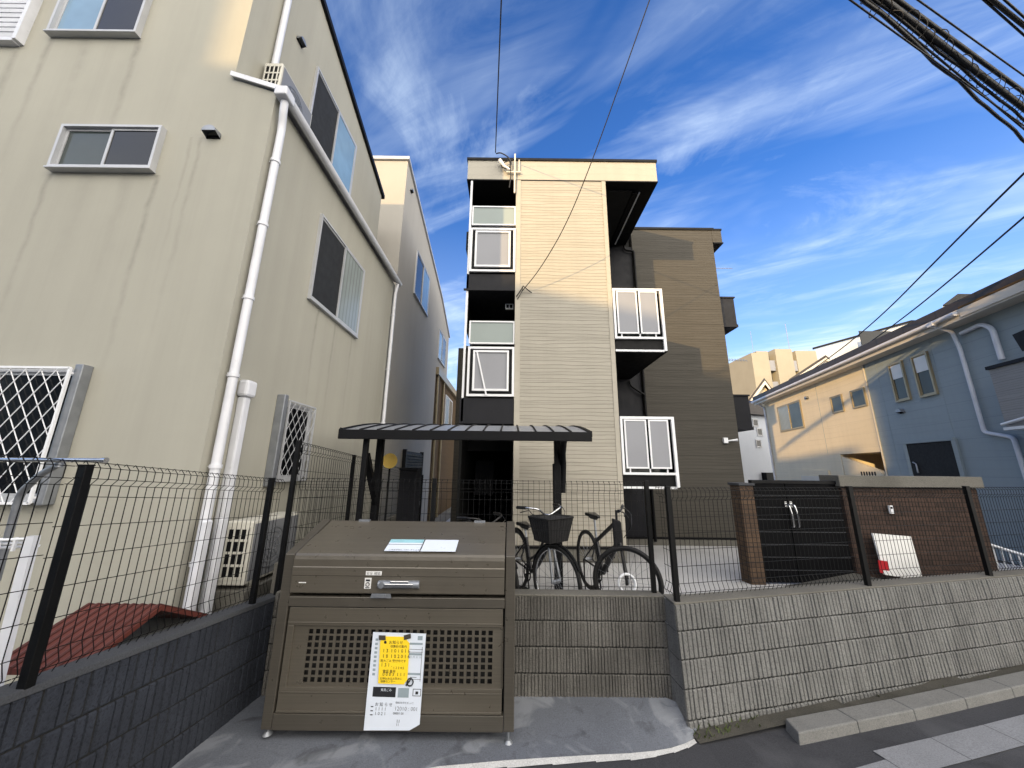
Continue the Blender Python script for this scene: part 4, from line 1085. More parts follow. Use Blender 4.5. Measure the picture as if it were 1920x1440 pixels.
# ------------------------------------------------------------------ gate, pillar, brick wall
GYY = 5.5
pb = MB(); pb.box(3.40, 3.60, GYY-.02, GYY+.22, .0, 1.70); pb.box(3.38, 3.62, GYY-.04, GYY+.24, 1.70, 1.735, 1)
tag(pb.build('brick_pillar', [M['brick2'], M['dcap']], bevel=.004), 'tan brick pillar at the hinge side of the black gate', 'pillar')
gt = thing('gate', (4.25, GYY, .4), 'black double gate of wide horizontal boards with curved handles', 'gate')
for k, (x0, x1) in enumerate(((3.63, 4.10), (4.11, 4.90))):
    mb = MB()
    for j in range(8):
        z = .38+j*.17; mb.box(x0, x1, GYY+.02, GYY+.055, z, z+.158)
    lf = mb.build('leaf', M['gatem'], gt, bevel=.003)
    mb = MB()
    for j in range(8): mb.box(x0+.002, x1-.002, GYY+.028, GYY+.05, .38+j*.17+.158, .38+j*.17+.17)
    mb.build('inlay_strip', M['dcap'], lf)
    hx = 4.07 if k == 0 else 4.15
    mb = MB(); mb.tube(rounded([(hx, GYY+.02, 1.44), (hx, GYY-.05, 1.43), (hx+.02, GYY-.06, 1.28), (hx+.03, GYY-.05, 1.13), (hx+.03, GYY+.02, 1.12)], .04), .013, 8)
    mb.box(hx-.02, hx+.02, GYY+.012, GYY+.02, 1.40, 1.48); mb.build('handle', M['chrome'], lf)
mb = MB(); mb.box(3.60, 4.93, GYY-.0, GYY+.075, 1.735, 1.78); mb.build('top_rail', M['blackm'], gt)
bw = thing('brick_wall', (5.8, 5.4, .3), 'brown brick wall with a thick grey cap beside the gate', 'wall')
bu = V((1.86, -.12, 0)); bn = V((.0644, .998, 0)); bo = V((4.93, 5.50, 0))
mb = MB(); mb.ob(bo+Zv*.0, bu, bn*.24, Zv*1.70); mb.build('wall', M['brick'], bw)
mb = MB(); mb.ob(bo-bu*.035-bn*.07+Zv*1.702, bu*1.06, bn*.38, Zv*.16); mb.build('cap', M['cap'], bw, bevel=.006)
ic = MB(); p = at(1668, 955, Y=5.44); ic.ob(p-V((.03, .01, .055)), V((.06, -.003, 0)), V((0, -.02, 0)), Zv*.11); ic.ob(p-V((.015, .032, -.01)), V((.03, 0, 0)), V((0, -.002, 0)), Zv*.03, 1)
tag(ic.build('intercom', [M['white'], M['blackm']], bevel=.004), 'small white intercom on the brown brick wall', 'intercom')
nbd = thing('notice_board', (5.35, 4.6, .8), 'white board with a red square leaning on the brick wall', 'board')
mb = MB(); P = [at(x, y, Y=5.36) for x, y in ((1650, 1075), (1722, 1086), (1708, 1006), (1636, 1000))]
P[0].y = P[1].y = 5.30; mb.prism([tuple(p) for p in P], (0, .02, 0)); mb.build('sheet', M['signw'], nbd)
mb = MB(); P = [at(x, y, Y=5.31) for x, y in ((1650, 1074), (1668, 1076), (1663, 1052), (1646, 1050))]; mb.prism([tuple(p) for p in P], (0, -.004, 0)); mb.build('red_square', M['red'], nbd)
hr = thing('handrail', (7, 5, .8), 'white sloping handrail with balusters at the right edge', 'handrail')
mb = MB(); a, b = at(1845, 1018, Y=5.6), at(1960, 1054, Y=5.2); mb.tube([a, b], .022, 8); mb.build('rail', M['white'], hr)
mb = MB()
for k in range(8): q = a.lerp(b, k/7); mb.tube([q, q-Zv*.5], .010, 6)
mb.build('baluster', M['white'], hr)

# ------------------------------------------------------------------ blue and cream terrace (right)
HA = V((11.984, 11.633, 0)); HD = V((math.sin(math.radians(14)), math.cos(math.radians(14)), 0)); HN = V((-HD.y, HD.x, 0)); HB = -HN
th = thing('terraced_house', (13.5, 11, 0), 'long two-storey house half blue and half cream with white downpipes', 'house')
def hp(s, z, o=0.0): q = HA+HD*s+HN*o; return V((q.x, q.y, z))
mb = MB(); mb.ob(hp(-8.5, -.2), HD*8.5, HB*7, Zv*5.75); mb.build('blue_wall', M['blue'], th)
mb = MB()
mb.ob(hp(.004, 2.55), HD*7.85, HB*7, Zv*3.0); mb.ob(hp(2.15, -.2), HD*5.70, HB*7, Zv*2.746); mb.ob(hp(.004, -.2, -1.4), HD*2.14, HB*5.6, Zv*2.746)
mb.build('cream_wall', M['creamh'], th)
mb = MB(); mb.prism([tuple(hp(.004, 1.6)), tuple(hp(2.1, 1.6)), tuple(hp(2.1, 2.45)), tuple(hp(.3, 1.95))], tuple(HB*.12)); mb.prism([tuple(hp(.0, -.2)), tuple(hp(2.1, -.2)), tuple(hp(2.1, 1.6)), tuple(hp(.0, 1.6))], tuple(HB*.12))
mb.build('porch_wall', M['creamh'], th)
mb = MB()
for k in range(6): mb.ob(hp(.5+k*.13, 1.72, .01), HD*.06, HN*-.14, Zv*.2)
mb.build('porch_slot', M['blackm'], th)
# roof with eave, gable on the near end
mb = MB(); ez = 5.56; ov = .40; rise = .04
for o0, z0, o1, z1 in ((ov, ez+.16, -3.5, ez+.16+rise), (-3.5, ez+.16+rise, -7.4, ez+.16)):
    mb.hexa([hp(-9.2, z0, o0), hp(8.15, z0, o0), hp(8.15, z1, o1), hp(-9.2, z1, o1), hp(-9.2, z0+.2, o0), hp(8.15, z0+.2, o0), hp(8.15, z1+.2, o1), hp(-9.2, z1+.2, o1)])
mb.build('roof', M['roofd'], th)
mb = MB()
mb.ob(hp(-4.05, ez-.10, .004), HD*12.15, HN*(ov-.03), Zv*.10)
mb.ob(hp(-4.05, ez+.001, ov-.03), HD*12.15, HN*.025, Zv*.15)
mb.ob(hp(-9.2, ez-.10, .004), HD*5.14, HN*(ov-.02), Zv*.10); mb.ob(hp(-9.2, ez-.06, ov-.016), HD*5.14, HN*.03, Zv*.20)
mb.build('eave_board', M['eave'], th)
mb = MB(); mb.ob(hp(-9.2, ez+.14, ov-.016), HD*5.14, HN*.034, Zv*.05); mb.build('eave_trim', M['brown'], th)
mb = MB(); mb.tube([hp(-4.0, ez+.06, ov+.05), hp(8.2, ez+.06, ov+.05)], .055, 8); mb.build('gutter', M['pvc'], th)
mb = MB(); mb.bar(hp(.0, -.2, .012), hp(.0, 5.5, .012), .05, .024); mb.build('corner_trim', M['eave'], th)
pipe(th, rounded([hp(-3.35, ez+.02, ov+.05), hp(-3.4, ez-.2, .12), hp(-3.4, 4.9, .06), hp(-3.4, 2.85, .06), hp(-3.98, 2.68, .06), hp(-4.0, -.1, .06)], .08), .042, M['pvc'])
mb = MB(); mb.bar(hp(-3.3, ez+.03, ov+.06), hp(-3.45, ez+.03, ov+.06), .12, .10); mb.build('hopper', M['pvc'], th)
pipe(th, rounded([hp(7.75, ez, ov), hp(7.75, ez-.3, .06), hp(7.75, -.1, .06)], .08), .042, M['pvc'])
pipe(th, rounded([hp(-3.55, 5.26, .07), hp(-4.05, 5.30, .07), hp(-4.24, 5.12, .07), hp(-4.24, 4.38, .07)], .1), .05, M['pvc'], 'duct')
for s0, s1, z0, z1 in ((-1.55, -1.12, 4.02, 5.1), (-2.42, -1.98, 4.0, 5.1)):
    w_ = window(th, hp(s0, z0), HD, s1-s0, z1-z0, HN, M['bronze'], [M['gglass']], single=True, fw=.05, proud=.06, sill=False)
    mb = MB(); mb.ob(hp(s0+.03, (z0+z1)/2+.1, .028), HD*(s1-s0-.06), HN*.01, Zv*(z1-z0)*.38); mb.build('blind', M['signw'], w_)
window(th, hp(4.27, 3.84), HD, 2.08, 1.16, HN, M['bronze'], [M['gglass'], M['curt']], fw=.05, sill=False)
window(th, hp(1.41, 4.12), HD, .62, .58, HN, M['bronze'], [M['gglass']], single=True, sill=False); window(th, hp(.20, 4.12), HD, .64, .58, HN, M['bronze'], [M['gglass']], single=True, sill=False)
vent_hood(th, hp(-1.15, 3.68), HN, .10); vent_hood(th, hp(3.6, 5.0), HN, .09)
mb = MB(); mb.ob(hp(3.0, 0, .003), HD*2.3, HN*.06, Zv*1.95); sfr = mb.build('shutter_frame', M['creamh'], th)
mb = MB()
for k in range(22): mb.ob(hp(3.22, .0+k*.078, .064), HD*1.86, HN*.01, Zv*.072)
mb.build('roller_shutter', M['eave'], sfr)
# doorway in blue wall: flat black slab stands in for the recess shade
mb = MB(); mb.ob(hp(-2.55, .1, .002), HD*1.5, HN*.05, Zv*2.62, 0); d_ = mb.build('porch_shade_slab', M['bind'], th)
mb = MB(); mb.bar(hp(-2.58, .1, .04), hp(-2.58, 2.75, .04), .07, .09); mb.bar(hp(-1.03, .1, .04), hp(-1.03, 2.75, .04), .07, .09); mb.bar(hp(-2.6, 2.76, .04), hp(-1.0, 2.76, .04), .09, .07); mb.build('door_frame', M['blue'], d_)
mb = MB(); mb.tube([hp(-1.3, 1.9, .08), hp(-1.3, 2.15, .08), hp(-1.2, 2.2, .08)], .02, 6); mb.build('pipe', M['galv'], d_)
# panel joints
mb = MB()
for s_ in (-2.57, -.55, -5.2): mb.ob(hp(s_, -.1, .001), HD*.018, HN*.004, Zv*5.6)
for s_ in (2.9,): mb.ob(hp(s_, 2.6, .001), HD*.016, HN*.004, Zv*2.9)
mb.build('joint', M['blue'], th)
# projecting grey balcony at the near end
mb = MB(); mb.ob(hp(-4.42, 2.86, .004), HD*-3.6, HN*.5, Zv*1.25); mb.ob(hp(-4.40, 2.80, .004), HD*-3.7, HN*.54, Zv*.058, 1); mb.build('balcony', [M['palesid'], M['white']], th)
mb = MB(); mb.ob(hp(-4.40, 4.112, .004), HD*-3.7, HN*.54, Zv*.07); mb.build('balcony_rail', M['char'], th)
mb = MB(); mb.tube([hp(-4.42, 2.92, .56), hp(-5.6, 3.12, .58)], .03, 8); mb.build('balcony_pipe', M['white'], th)
mb = MB(); mb.prism([tuple(hp(-5.08, 4.68, .5)), tuple(hp(-5.16, 4.30, .5)), tuple(hp(-5.45, 4.25, .5)), tuple(hp(-5.45, 4.72, .5))], tuple(HN*.03))
tag(mb.build('hanging_cloth', M['screen']), 'dark cloth hanging above the grey balcony at the right edge', 'cloth')

# ------------------------------------------------------------------ buildings farther off
wh = thing('white_house', (15.5, 23, 0), 'white house with three tiny square windows beside the taupe wing', 'house')
base = V((13.6, 21.6, -.2)); uu = V((3.0, 1.1, 0)); back = V((-2.2, 6, 0))
mb = MB(); mb.ob(base, uu, back, Zv*5.5); mb.build('wall', M['whiteh'], wh)
ud = uu.normalized(); un = V((ud.y, -ud.x, 0))
for px, py in ((1413, 792), (1424, 809), (1419, 831)):
    p = at(px, py, Y=22.1); s_ = (V((p.x, p.y, 0))-V((base.x, base.y, 0))).dot(ud)
    window(wh, V((base.x, base.y, 0))+ud*s_+Zv*(p.z-.22), ud, .4, .42, un, M['alu'], [M['dglass']], single=True, sill=False, fw=.03)
mb = MB(); q = V((base.x, base.y, 0))+ud*1.7; mb.ob(q+un*.01-Zv*.1, ud*.9, un*.3, Zv*1.9); mb.build('porch', M['blackm'], wh)
mb = MB(); c = base+Zv*5.51; mb.prism([tuple(c-ud*.3+un*.3), tuple(c+ud*(uu.length+.3)+un*.3), tuple(c+uu*.5+un*.3+Zv*.9)], tuple(back)); mb.build('roof', M['roofd'], wh)
def gable_house(name, label, xl, xr, yb, ya, Yd, depth, m, z0=-.2):
    L_, R_ = at(xl, yb, Y=Yd), at(xr, yb, Y=Yd); apx = at((xl+xr)/2, ya, Y=Yd)
    t = thing(name, (L_.x, Yd, 0), label, 'house')
    mb = MB(); mb.prism([(L_.x, Yd, z0), (R_.x, Yd, z0), (R_.x, Yd, R_.z), (apx.x, Yd, apx.z), (L_.x, Yd, L_.z)], (depth*.66, depth, 0)); mb.build('wall', m, t)
    mb = MB(); h = .22
    for p, q in ((L_, apx), (R_, apx)):
        dx = (p-q).normalized(); p2 = p+dx*.5
        mb.prism([(p2.x, Yd-.4, p2.z), (q.x, Yd-.4, q.z), (q.x, Yd-.4, q.z+h), (p2.x, Yd-.4, p2.z+h)], (depth*.66, depth+.8, 0))
    mb.build('roof', M['roofd'], t)
    mb = MB()
    for p, q in ((L_, apx), (R_, apx)):
        p2 = p+(p-q).normalized()*.5
        mb.prism([(p2.x, Yd-.43, p2.z-.28), (q.x, Yd-.43, q.z-.28), (q.x, Yd-.43, q.z), (p2.x, Yd-.43, p2.z)], (0, .03, 0))
    mb.build('barge_board', M['eave'], t)
    mb = MB(); mb.box(apx.x-.5, apx.x+.5, Yd-.02, Yd, apx.z-2.6, apx.z-1.5); mb.build('window', M['gglass'], t)
    return t
gable_house('gabled_house', 'cream gabled house peeping over the left end of the terrace', 1402, 1452, 750, 716, 27, 8, M['creamh'])
gable_house('gabled_house', 'pale gabled house with a grey pediment behind the terrace roof', 1482, 1600, 712, 673, 30, 8, M['creamh'])
fa = thing('apartment_slab', (36, 45, 0), 'tall cream apartment building with vertical shade bands far off', 'building')
mb = MB(); xs_ = [at(x, 700, Y=45).x for x in (1414, 1424, 1446, 1460, 1492, 1501, 1545)]; zt = at(1470, 659, Y=45).z
for k, (x0, x1) in enumerate(zip(xs_, xs_[1:])):
    y0 = 45+(0, .0, 1.8, 0, 2.2, .2)[k]; mb.box(x0, x1, y0, 54, -.2, zt+(-.25, 0, .1, .35, .1, .2)[k])
mb.build('wall', M['farwall'], fa)
mb = MB()
for j in range(5):
    for k in (2, 4): mb.box(xs_[k]+.1, xs_[k+1]-.1, 45.2, 45.25, zt-2.6-j*2.9, zt-1.2-j*2.9)
mb.build('balcony_front', M['frost'], fa)
mb = MB(); p = at(1480, 652, Y=46); mb.tube([p-Zv*1, p+Zv*3.5], .04, 5); mb.tube([p+V((-5, 0, -1)), p+V((-5, 0, 2.3))], .03, 5); mb.build('mast', M['galv'], fa)
wb = thing('white_building', (31, 30, 0), 'white flat roofed building rising behind the dark terrace roof', 'building')
P0, P1, P2 = at(1529, 655, Y=30), at(1592, 617, Y=33), at(1735, 603, Y=33)
mb = MB(); mb.hexa([(P0.x, 30, -.2), (P1.x-1.0, 27, -.2), (P2.x+2, 27, -.2), (P2.x+2, 38, -.2), (P0.x, 30, P0.z), (P1.x-1.0, 27, P1.z-1.9), (P2.x+2, 27, P1.z-1.9), (P2.x+2, 38, P1.z-1.9)])
mb.build('wall', M['whiteh'], wb)
wb2 = MB(); z_ = P1.z-1.9
wb2.prism([(P0.x-.15, 30, P0.z), (P1.x-1.0, 26.85, z_), (P2.x+2, 26.85, z_), (P2.x+2, 26.85, z_+.18), (P1.x-1.0, 26.85, z_+.18), (P0.x-.15, 30, P0.z+.18)], (0, .12, 0)); wb2.build('roof_trim', M['blackm'], wb)
p = at(1640, 632, Y=26.98); mb = MB(); mb.box(p.x-1.2, p.x+1.4, 26.94, 26.99, p.z-.9, p.z+.5); mb.build('window', M['dglass'], wb)
rt = thing('rooftop_house', (36, 26, 0), 'grey roofed upper storey peeping above the blue house', 'house')
L_, A_, R_ = at(1762, 574, Y=26), at(1790, 553, Y=26), at(1830, 553, Y=26)
mb = MB(); mb.prism([(L_.x+.2, 26, 0), (R_.x, 26, 0), (R_.x, 26, L_.z), (L_.x+.2, 26, L_.z)], (8.2, 6, 0)); mb.build('wall', M['whiteh'], rt)
mb = MB(); mb.prism([(L_.x, 25.8, L_.z), (R_.x, 25.8, L_.z+.35), (R_.x, 25.8, A_.z), (A_.x, 25.8, A_.z)], (8.6, 6.4, 0)); mb.build('roof', M['char'], rt)
def antenna(px, py, Yd, label, mast=True, s=1.0):
    p = at(px, py, Y=Yd); t = MB()
    t.tube([p+V((-.55*s, 0, 0)), p+V((.55*s, 0, 0))], .014*s, 5)
    for k in range(9): x = -.5+k*.125; t.tube([p+V((x*s, -.14*s, -.10*s)), p+V((x*s, .14*s, .10*s))], .010*s, 4)
    t.tube([p+V((-.5*s, 0, .1*s)), p+V((-.5*s, 0, -9))], .022*s, 6)
    tag(t.build('tv_antenna', M['galv']), label, 'antenna', 'television antennas')
antenna(1350, 503, 15, 'thin yagi antenna beside the top of the taupe wing'); antenna(1376, 675, 15, 'thin yagi antenna lower down beside the taupe wing')

# ------------------------------------------------------------------ wires
def wire(name, pts, r, label, group=None, n=6):
    mb = MB(); mb.tube(pts, r, n); o = mb.build(name, M['cable']); tag(o, label, 'cable', group); return o
def curve_pts(P, n=4):
    P = [V(p) for p in P]
    for _ in range(n):
        Q = [P[0]]
        for a_, b_ in zip(P, P[1:]): Q += [a_.lerp(b_, .25), a_.lerp(b_, .75)]
        P = Q+[P[-1]]
    return P
a = at(929, 286, Y=6.9); b = at(940, 0, Z=8.55); wire('drop_wire', [b+(b-a)*4, b, (a+b)/2-Zv*.02, a], .011, 'black drop wire rising straight from the tower bracket')
P = [at(978, 547, Y=6.93), at(1012, 506, Y=6.6), at(1063, 420, Y=6.0), at(1115, 290, Y=5.2), at(1172, 130, Y=4.4), at(1218, 0, Y=3.85)]
cp = curve_pts(P); cp.append(P[-1]+(P[-1]-P[-2])*4); wire('drop_wire', cp, .009, 'long sagging black wire from overhead to the hook on the tower front')
def street_wire(p0, p1, z, r, label, grp='street cables overhead', wob=0.0):
    A_, B_ = at(*p0, Z=z), at(*p1, Z=z); d = (B_-A_); pts = []
    for k in range(61):
        t = lerp(-1.6, 2.6, k/60); q = A_+d*t
        if wob: q = q+V((math.sin(k*1.3)*wob, 0, math.cos(k*2.1)*wob))
        pts.append(q)
    return wire('street_cable', pts, r, label, grp)
Lb = ['thick black cable of the overhead bundle, upper edge', 'thick black trunk cable running through the spiral hangers', 'thin cable just under the spiral hangers', 'wavy black cable at the lower edge of the bundle', 'thin wire left of the bundle at the top edge', 'single thin wire above the bundle at the upper right', 'thick cable second from the upper right corner', 'thin cable third from the upper right corner', 'thin cable cutting the upper right corner', 'black cable close beside the trunk cable']
street_wire((1682, 0), (1920, 173), 6.5, .022, Lb[0])
tr = street_wire((1655, 0), (1920, 203), 6.45, .032, Lb[1])
street_wire((1628, 0), (1920, 242), 6.4, .010, Lb[2])
street_wire((1622, 0), (1920, 262), 6.35, .017, Lb[3], wob=.02)
street_wire((1594, 0), (1760, 120), 6.3, .008, Lb[4])
street_wire((1721, 0), (1920, 142), 6.6, .008, Lb[5])
street_wire((1860, 0), (1920, 48), 6.7, .020, Lb[6]); street_wire((1845, 0), (1920, 66), 6.7, .010, Lb[7]); street_wire((1884, 0), (1920, 32), 6.7, .010, Lb[8])
street_wire((1642, 0), (1920, 224), 6.42, .014, Lb[9], wob=.012)
A_, B_ = at(1650, 0, Z=6.42), at(1920, 205, Z=6.42); d = B_-A_; mb = MB(); pts = []
for k in range(700):
    t = lerp(-.6, 1.6, k/699); q = A_+d*t; a = k*.33; r = .07+.03*math.sin(k*.11)+.02*math.sin(k*.37)
    pts.append(q+V((0, math.cos(a)*r, math.sin(a)*r-.03)))
mb.tube(pts, .0045, 4, smooth=False)
tag(mb.build('spiral_hanger', M['cable']), 'spiral cable hanger coiled round the trunk cable', 'cable hanger')
P = [at(1920, 325, Z=6.35), at(1800, 443, Z=6.3), at(1640, 606, Z=6.25), at(1530, 690, Z=6.2), at(1405, 772, Z=6.15)]
cp = [P[0]+(P[0]-P[1])*2.5]+curve_pts(P)+[P[-1]+(P[-1]-P[-2])*.4]; wire('street_cable', cp, .016, 'upper of the two black cables crossing over the blue and cream house', 'street cables overhead')
P = [at(1920, 407, Z=6.2), at(1800, 510, Z=6.2), at(1690, 600, Z=6.15), at(1560, 692, Z=6.1), at(1410, 780, Z=6.0)]
cp = [P[0]+(P[0]-P[1])*2.5]+curve_pts(P)+[P[-1]+(P[-1]-P[-2])*.4]; wire('street_cable', cp, .016, 'lower of the two black cables crossing over the blue and cream house', 'street cables overhead')

# ------------------------------------------------------------------ bin
BX0, BX1, BYf, BYb = -1.74, .045, 3.0, 3.52
bn_ = thing('trash_storage_bin', (-.85, 3.25, .05), 'bronze grey metal rubbish bin with a sloping lid and perforated front', 'bin')
ZB, ZCk, ZF, ZT = .115, .965, 1.245, 1.425
mb = MB()
for x0 in (BX0, BX1-.075):
    fr_ = [(x0, BYf, ZB-.01), (x0, BYf, ZF+.005), (x0, BYb, ZT+.012), (x0, BYb, ZB-.01)]
    mb = MB(); mb.prism(fr_, (.075, 0, 0)); mb.build('side_frame', M['bin'], bn_, bevel=.006)
ix0, ix1 = BX0+.078, BX1-.078
mb = MB(); mb.box(ix0, ix1, BYb-.02, BYb, ZB, ZT-.03); mb.box(ix0, ix1, BYf+.05, BYb-.02, ZB, ZB+.02); mb.box(ix0, ix1, BYf+.06, BYf+.07, ZB+.02, ZCk-.02); mb.build('inner_tub', M['bind'], bn_)
# lid: sloping top and front flap as one bent sheet
mb = MB(); yf = BYf-.012
prof = [(yf, .985), (yf, 1.10), (yf-.004, 1.105), (yf-.004, 1.16), (yf, 1.166), (yf, 1.215), (yf+.006, 1.24), (yf+.02, 1.255), (lerp(BYf, BYb, .30), lerp(1.258, ZT, .30)), (lerp(BYf, BYb, .55), lerp(1.258, ZT, .55)), (lerp(BYf, BYb, .56), lerp(1.252, ZT-.006, .56)), (BYb, ZT)]
inn = [(y+.018, z-.012) for y, z in prof]
mb.prism([(ix0+.004, y, z) for y, z in prof]+[(ix0+.004, y, z) for y, z in reversed(inn)], (ix1-ix0-.008, 0, 0))
lid = mb.build('lid', M['binl'], bn_)
mb = MB()
for x in (-1.35, -.28):
    mb = MB(); mb.box(x-.05, x+.05, BYb-.015, BYb+.012, ZT-.005, ZT+.012); mb.build('hinge', M['galv'], lid)
mb = MB(); hx, hz = -.835, 1.05
mb.tube([(hx-.155, yf-.012, hz), (hx+.155, yf-.012, hz)], .026, 14); mb.box(hx-.155, hx+.155, yf-.012, yf, hz-.026, hz+.026)
mb.box(hx-.10, hx+.115, yf-.05, yf-.036, hz-.012, hz+.014, 1); mb.box(hx-.06, hx+.08, yf-.046, yf-.03, hz+.014, hz+.032, 1)
mb.tube([(hx-.125, yf-.044, hz), (hx-.125, yf-.03, hz)], .022, 14)
mb.build('handle', [M['galv'], M['chrome']], lid, bevel=.004)
mb = MB(); mb.box(hx-.265, hx-.215, yf-.003, yf-.0005, hz-.035, hz+.04); mb.box(hx-.26, hx-.14, yf-.007, yf-.004, hz+.060, hz+.088)
s_ = mb.build('sticker', M['signw'], lid)
mb = MB(); text(mb, '安全', (hx-.255, yf-.0075, hz+.064), Xv, Zv, .024); text(mb, '確認', (hx-.197, yf-.0075, hz+.064), Xv, Zv, .024)
mb.box(hx-.256, hx-.224, yf-.005, yf-.004, hz+.018, hz+.03); mb.tube([(hx-.24+.013*math.cos(a*PI/8), yf-.005, hz-.004+.013*math.sin(a*PI/8)) for a in range(16)], .003, 4, closed=True); mb.box(hx-.256, hx-.224, yf-.005, yf-.004, hz-.03, hz-.024)
mb.build('lettering', M['ink'], s_)
mb = MB(); mb.box(-1.60, -1.545, yf-.003, yf-.0005, hz-.0, hz+.006); mb.build('maker_plate', M['signw'], lid)
mb = MB(); mb.prism([(hx-.20, yf-.006, .985), (hx-.06, yf-.006, .985), (hx-.05, yf-.006, .955), (hx-.21, yf-.006, .955)], (0, -.006, 0)); mb.box(hx-.16, hx-.09, yf-.02, yf-.012, .96, .98)
mb.build('latch', M['galv'], bn_)
# lid notice plates on the slope
su = V((0, BYb-BYf, ZT-1.258)).normalized(); sn = V((0, -su.z, su.y))
def slope(x, t): return V((x, BYf, 1.258))+su*t+sn*.008
mb = MB()
mb.ob(slope(-.985, .025), Xv*.275, su*.175, sn*.002)
p1 = mb.build('notice_plate', M['paper'], lid)
mb = MB(); text(mb, 'ごみは分別して出しましょう', slope(-.955, .035)+sn*.003, Xv, su, .019)
mb.ob(slope(-.985, .118)+sn*.0025, Xv*.275, su*.004, sn*.0008); mb.build('lettering', M['ink'], p1)
mb = MB(); mb.ob(slope(-.985, .148)+sn*.0025, Xv*.275, su*.05, sn*.0008); mb.build('blue_band', M['tealink'], p1)
mb = MB(); mb.ob(slope(-.70, .025), Xv*.275, su*.175, sn*.002); mb.build('notice_plate', M['paper'], lid)
# lower front: rail, door, perforated sheet
mb = MB(); mb.box(ix0, ix1, BYf-.006, BYf+.05, .885, .955); mb.box(ix0, ix1, BYf-.004, BYf+.05, ZB-.01, ZB+.09); mb.build('cross_rail', M['bin'], bn_, bevel=.005)
mb = MB()
PX0, PX1, PZ0, PZ1 = -1.585, -.055, .375, .745
dx0, dx1, dz0, dz1 = ix0+.012, ix1-.012, .21, .878
mb.box(dx0, dx1, BYf+.004, BYf+.03, PZ1+.012, dz1); mb.box(dx0, dx1, BYf+.004, BYf+.03, dz0, PZ0-.012)
mb.box(dx0, PX0-.015, BYf+.004, BYf+.03, PZ0-.012, PZ1+.012); mb.box(PX1+.015, dx1, BYf+.004, BYf+.03, PZ0-.012, PZ1+.012)
mb.box(dx0+.0, dx1, BYf-.001, BYf+.004, PZ1+.03, PZ1+.038); mb.box(dx0, dx1, BYf-.001, BYf+.004, PZ0-.045, PZ0-.037); mb.box(dx0, dx1, BYf-.003, BYf+.004, .21, .225)
door = mb.build('front_door', M['binl'], bn_, bevel=.003)
mb = MB(); cols, rws = 27, 8
hx0, hx1, hz0, hz1 = -1.475, -.135, .405, .715; hs = .0325
xc = [lerp(hx0, hx1, k/(cols-1)) for k in range(cols)]; zc = [lerp(hz0, hz1, k/(rws-1)) for k in range(rws)]
X_ = [PX0-.015]; 
for x in xc: X_ += [x-hs/2, x+hs/2]
X_.append(PX1+.015); Z_ = [PZ0-.012]
for z in zc: Z_ += [z-hs/2, z+hs/2]
Z_.append(PZ1+.012); yp = BYf+.016; vs = [(x, yy, z) for yy in (yp, yp+.006) for z in Z_ for x in X_]; nX, nZ = len(X_), len(Z_); off = nX*nZ; fs = []
def vid(i, j, k): return k*off+j*nX+i
hole = lambda i, j: i % 2 == 1 and j % 2 == 1 and 0 <= i < nX-1 and 0 <= j < nZ-1
for j in range(nZ-1):
    for i in range(nX-1):
        if hole(i, j):
            fs += [(vid(i, j, 0), vid(i+1, j, 0), vid(i+1, j, 1), vid(i, j, 1)), (vid(i+1, j+1, 0), vid(i, j+1, 0), vid(i, j+1, 1), vid(i+1, j+1, 1)), (vid(i, j+1, 0), vid(i, j, 0), vid(i, j, 1), vid(i, j+1, 1)), (vid(i+1, j, 0), vid(i+1, j+1, 0), vid(i+1, j+1, 1), vid(i+1, j, 1))]
        else: fs += [(vid(i, j, 0), vid(i+1, j, 0), vid(i+1, j+1, 0), vid(i, j+1, 0))]
mb.add(vs, fs); mb.build('perforated_sheet', M['binl'], door)
for x in (BX0+.04, BX1-.04):
    for y in (BYf+.03, BYb-.05):
        gz_ = lerp(g_road(x), 0.0, min(1, (y-2.85)/.7))
        mb = MB(); mb.tube([(x, y, gz_+.02), (x, y, ZB)], .010, 8); mb.tube([(x, y, gz_+.004), (x, y, gz_+.025)], [.035, .016], 12); mb.build('foot', M['galv'], bn_)
# notice sheet hung on the front with a yellow card over it
ns = thing('notice_sheet', (-.78, 2.98, .4), 'white printed notice sheet hung on the perforated bin front', 'notice')
NY = BYf-.012
C4 = {k: at(*v, Y=NY) for k, v in dict(tl=(700, 1185), tr=(799, 1188), br=(787, 1358), b2=(768, 1369), bl=(682, 1369)).items()}
mb = MB(); mb.prism([tuple(C4[k]) for k in ('bl', 'b2', 'br', 'tr', 'tl')], (0, -.003, 0)); mb.build('sheet', M['paper'], ns)
nu = (C4['tr']-C4['tl']); nw = nu.length; nu.normalize(); nv = (C4['tl']-C4['bl']); nh = nv.length; nv.normalize()
def np_(a, b, d=.0045): return C4['bl']+nu*(a*nw)+nv*(b*nh)-Yv*d
def rect(mb, a0, a1, b0, b1, mi=0, d=.0042): mb.quad(np_(a0, b0, d), np_(a1, b0, d), np_(a1, b1, d), np_(a0, b1, d), mi)
mb = MB()
rect(mb, .10, .52, .335, .435); text(mb, '資源ごみ', np_(.24, .395, .0055)*1.0, nu, nv, .02, 1)
text(mb, 'お 知 ら せ', np_(.16, .245), nu, nv, .026); text(mb, '1 1 1 1', np_(.17, .20), nu, nv, .028); text(mb, '1 0 2 1', np_(.17, .155), nu, nv, .028); text(mb, '12010 : 001', np_(.52, .205), nu, nv, .035, bold=-.0005)
text(mb, '00001 00', np_(.50, .165), nu, nv, .020); text(mb, '収集日を守りましょう', np_(.53, .275), nu, nv, .013)
text(mb, '11', np_(.57, .085), nu, nv, .028); text(mb, '11', np_(.57, .055), nu, nv, .022)
for b in (.83, .80, .52): rect(mb, .72, .96, b, b+.004)
for k in range(6): rect(mb, .09, .135, .13+k*.02, .14+k*.02) if k % 2 else None
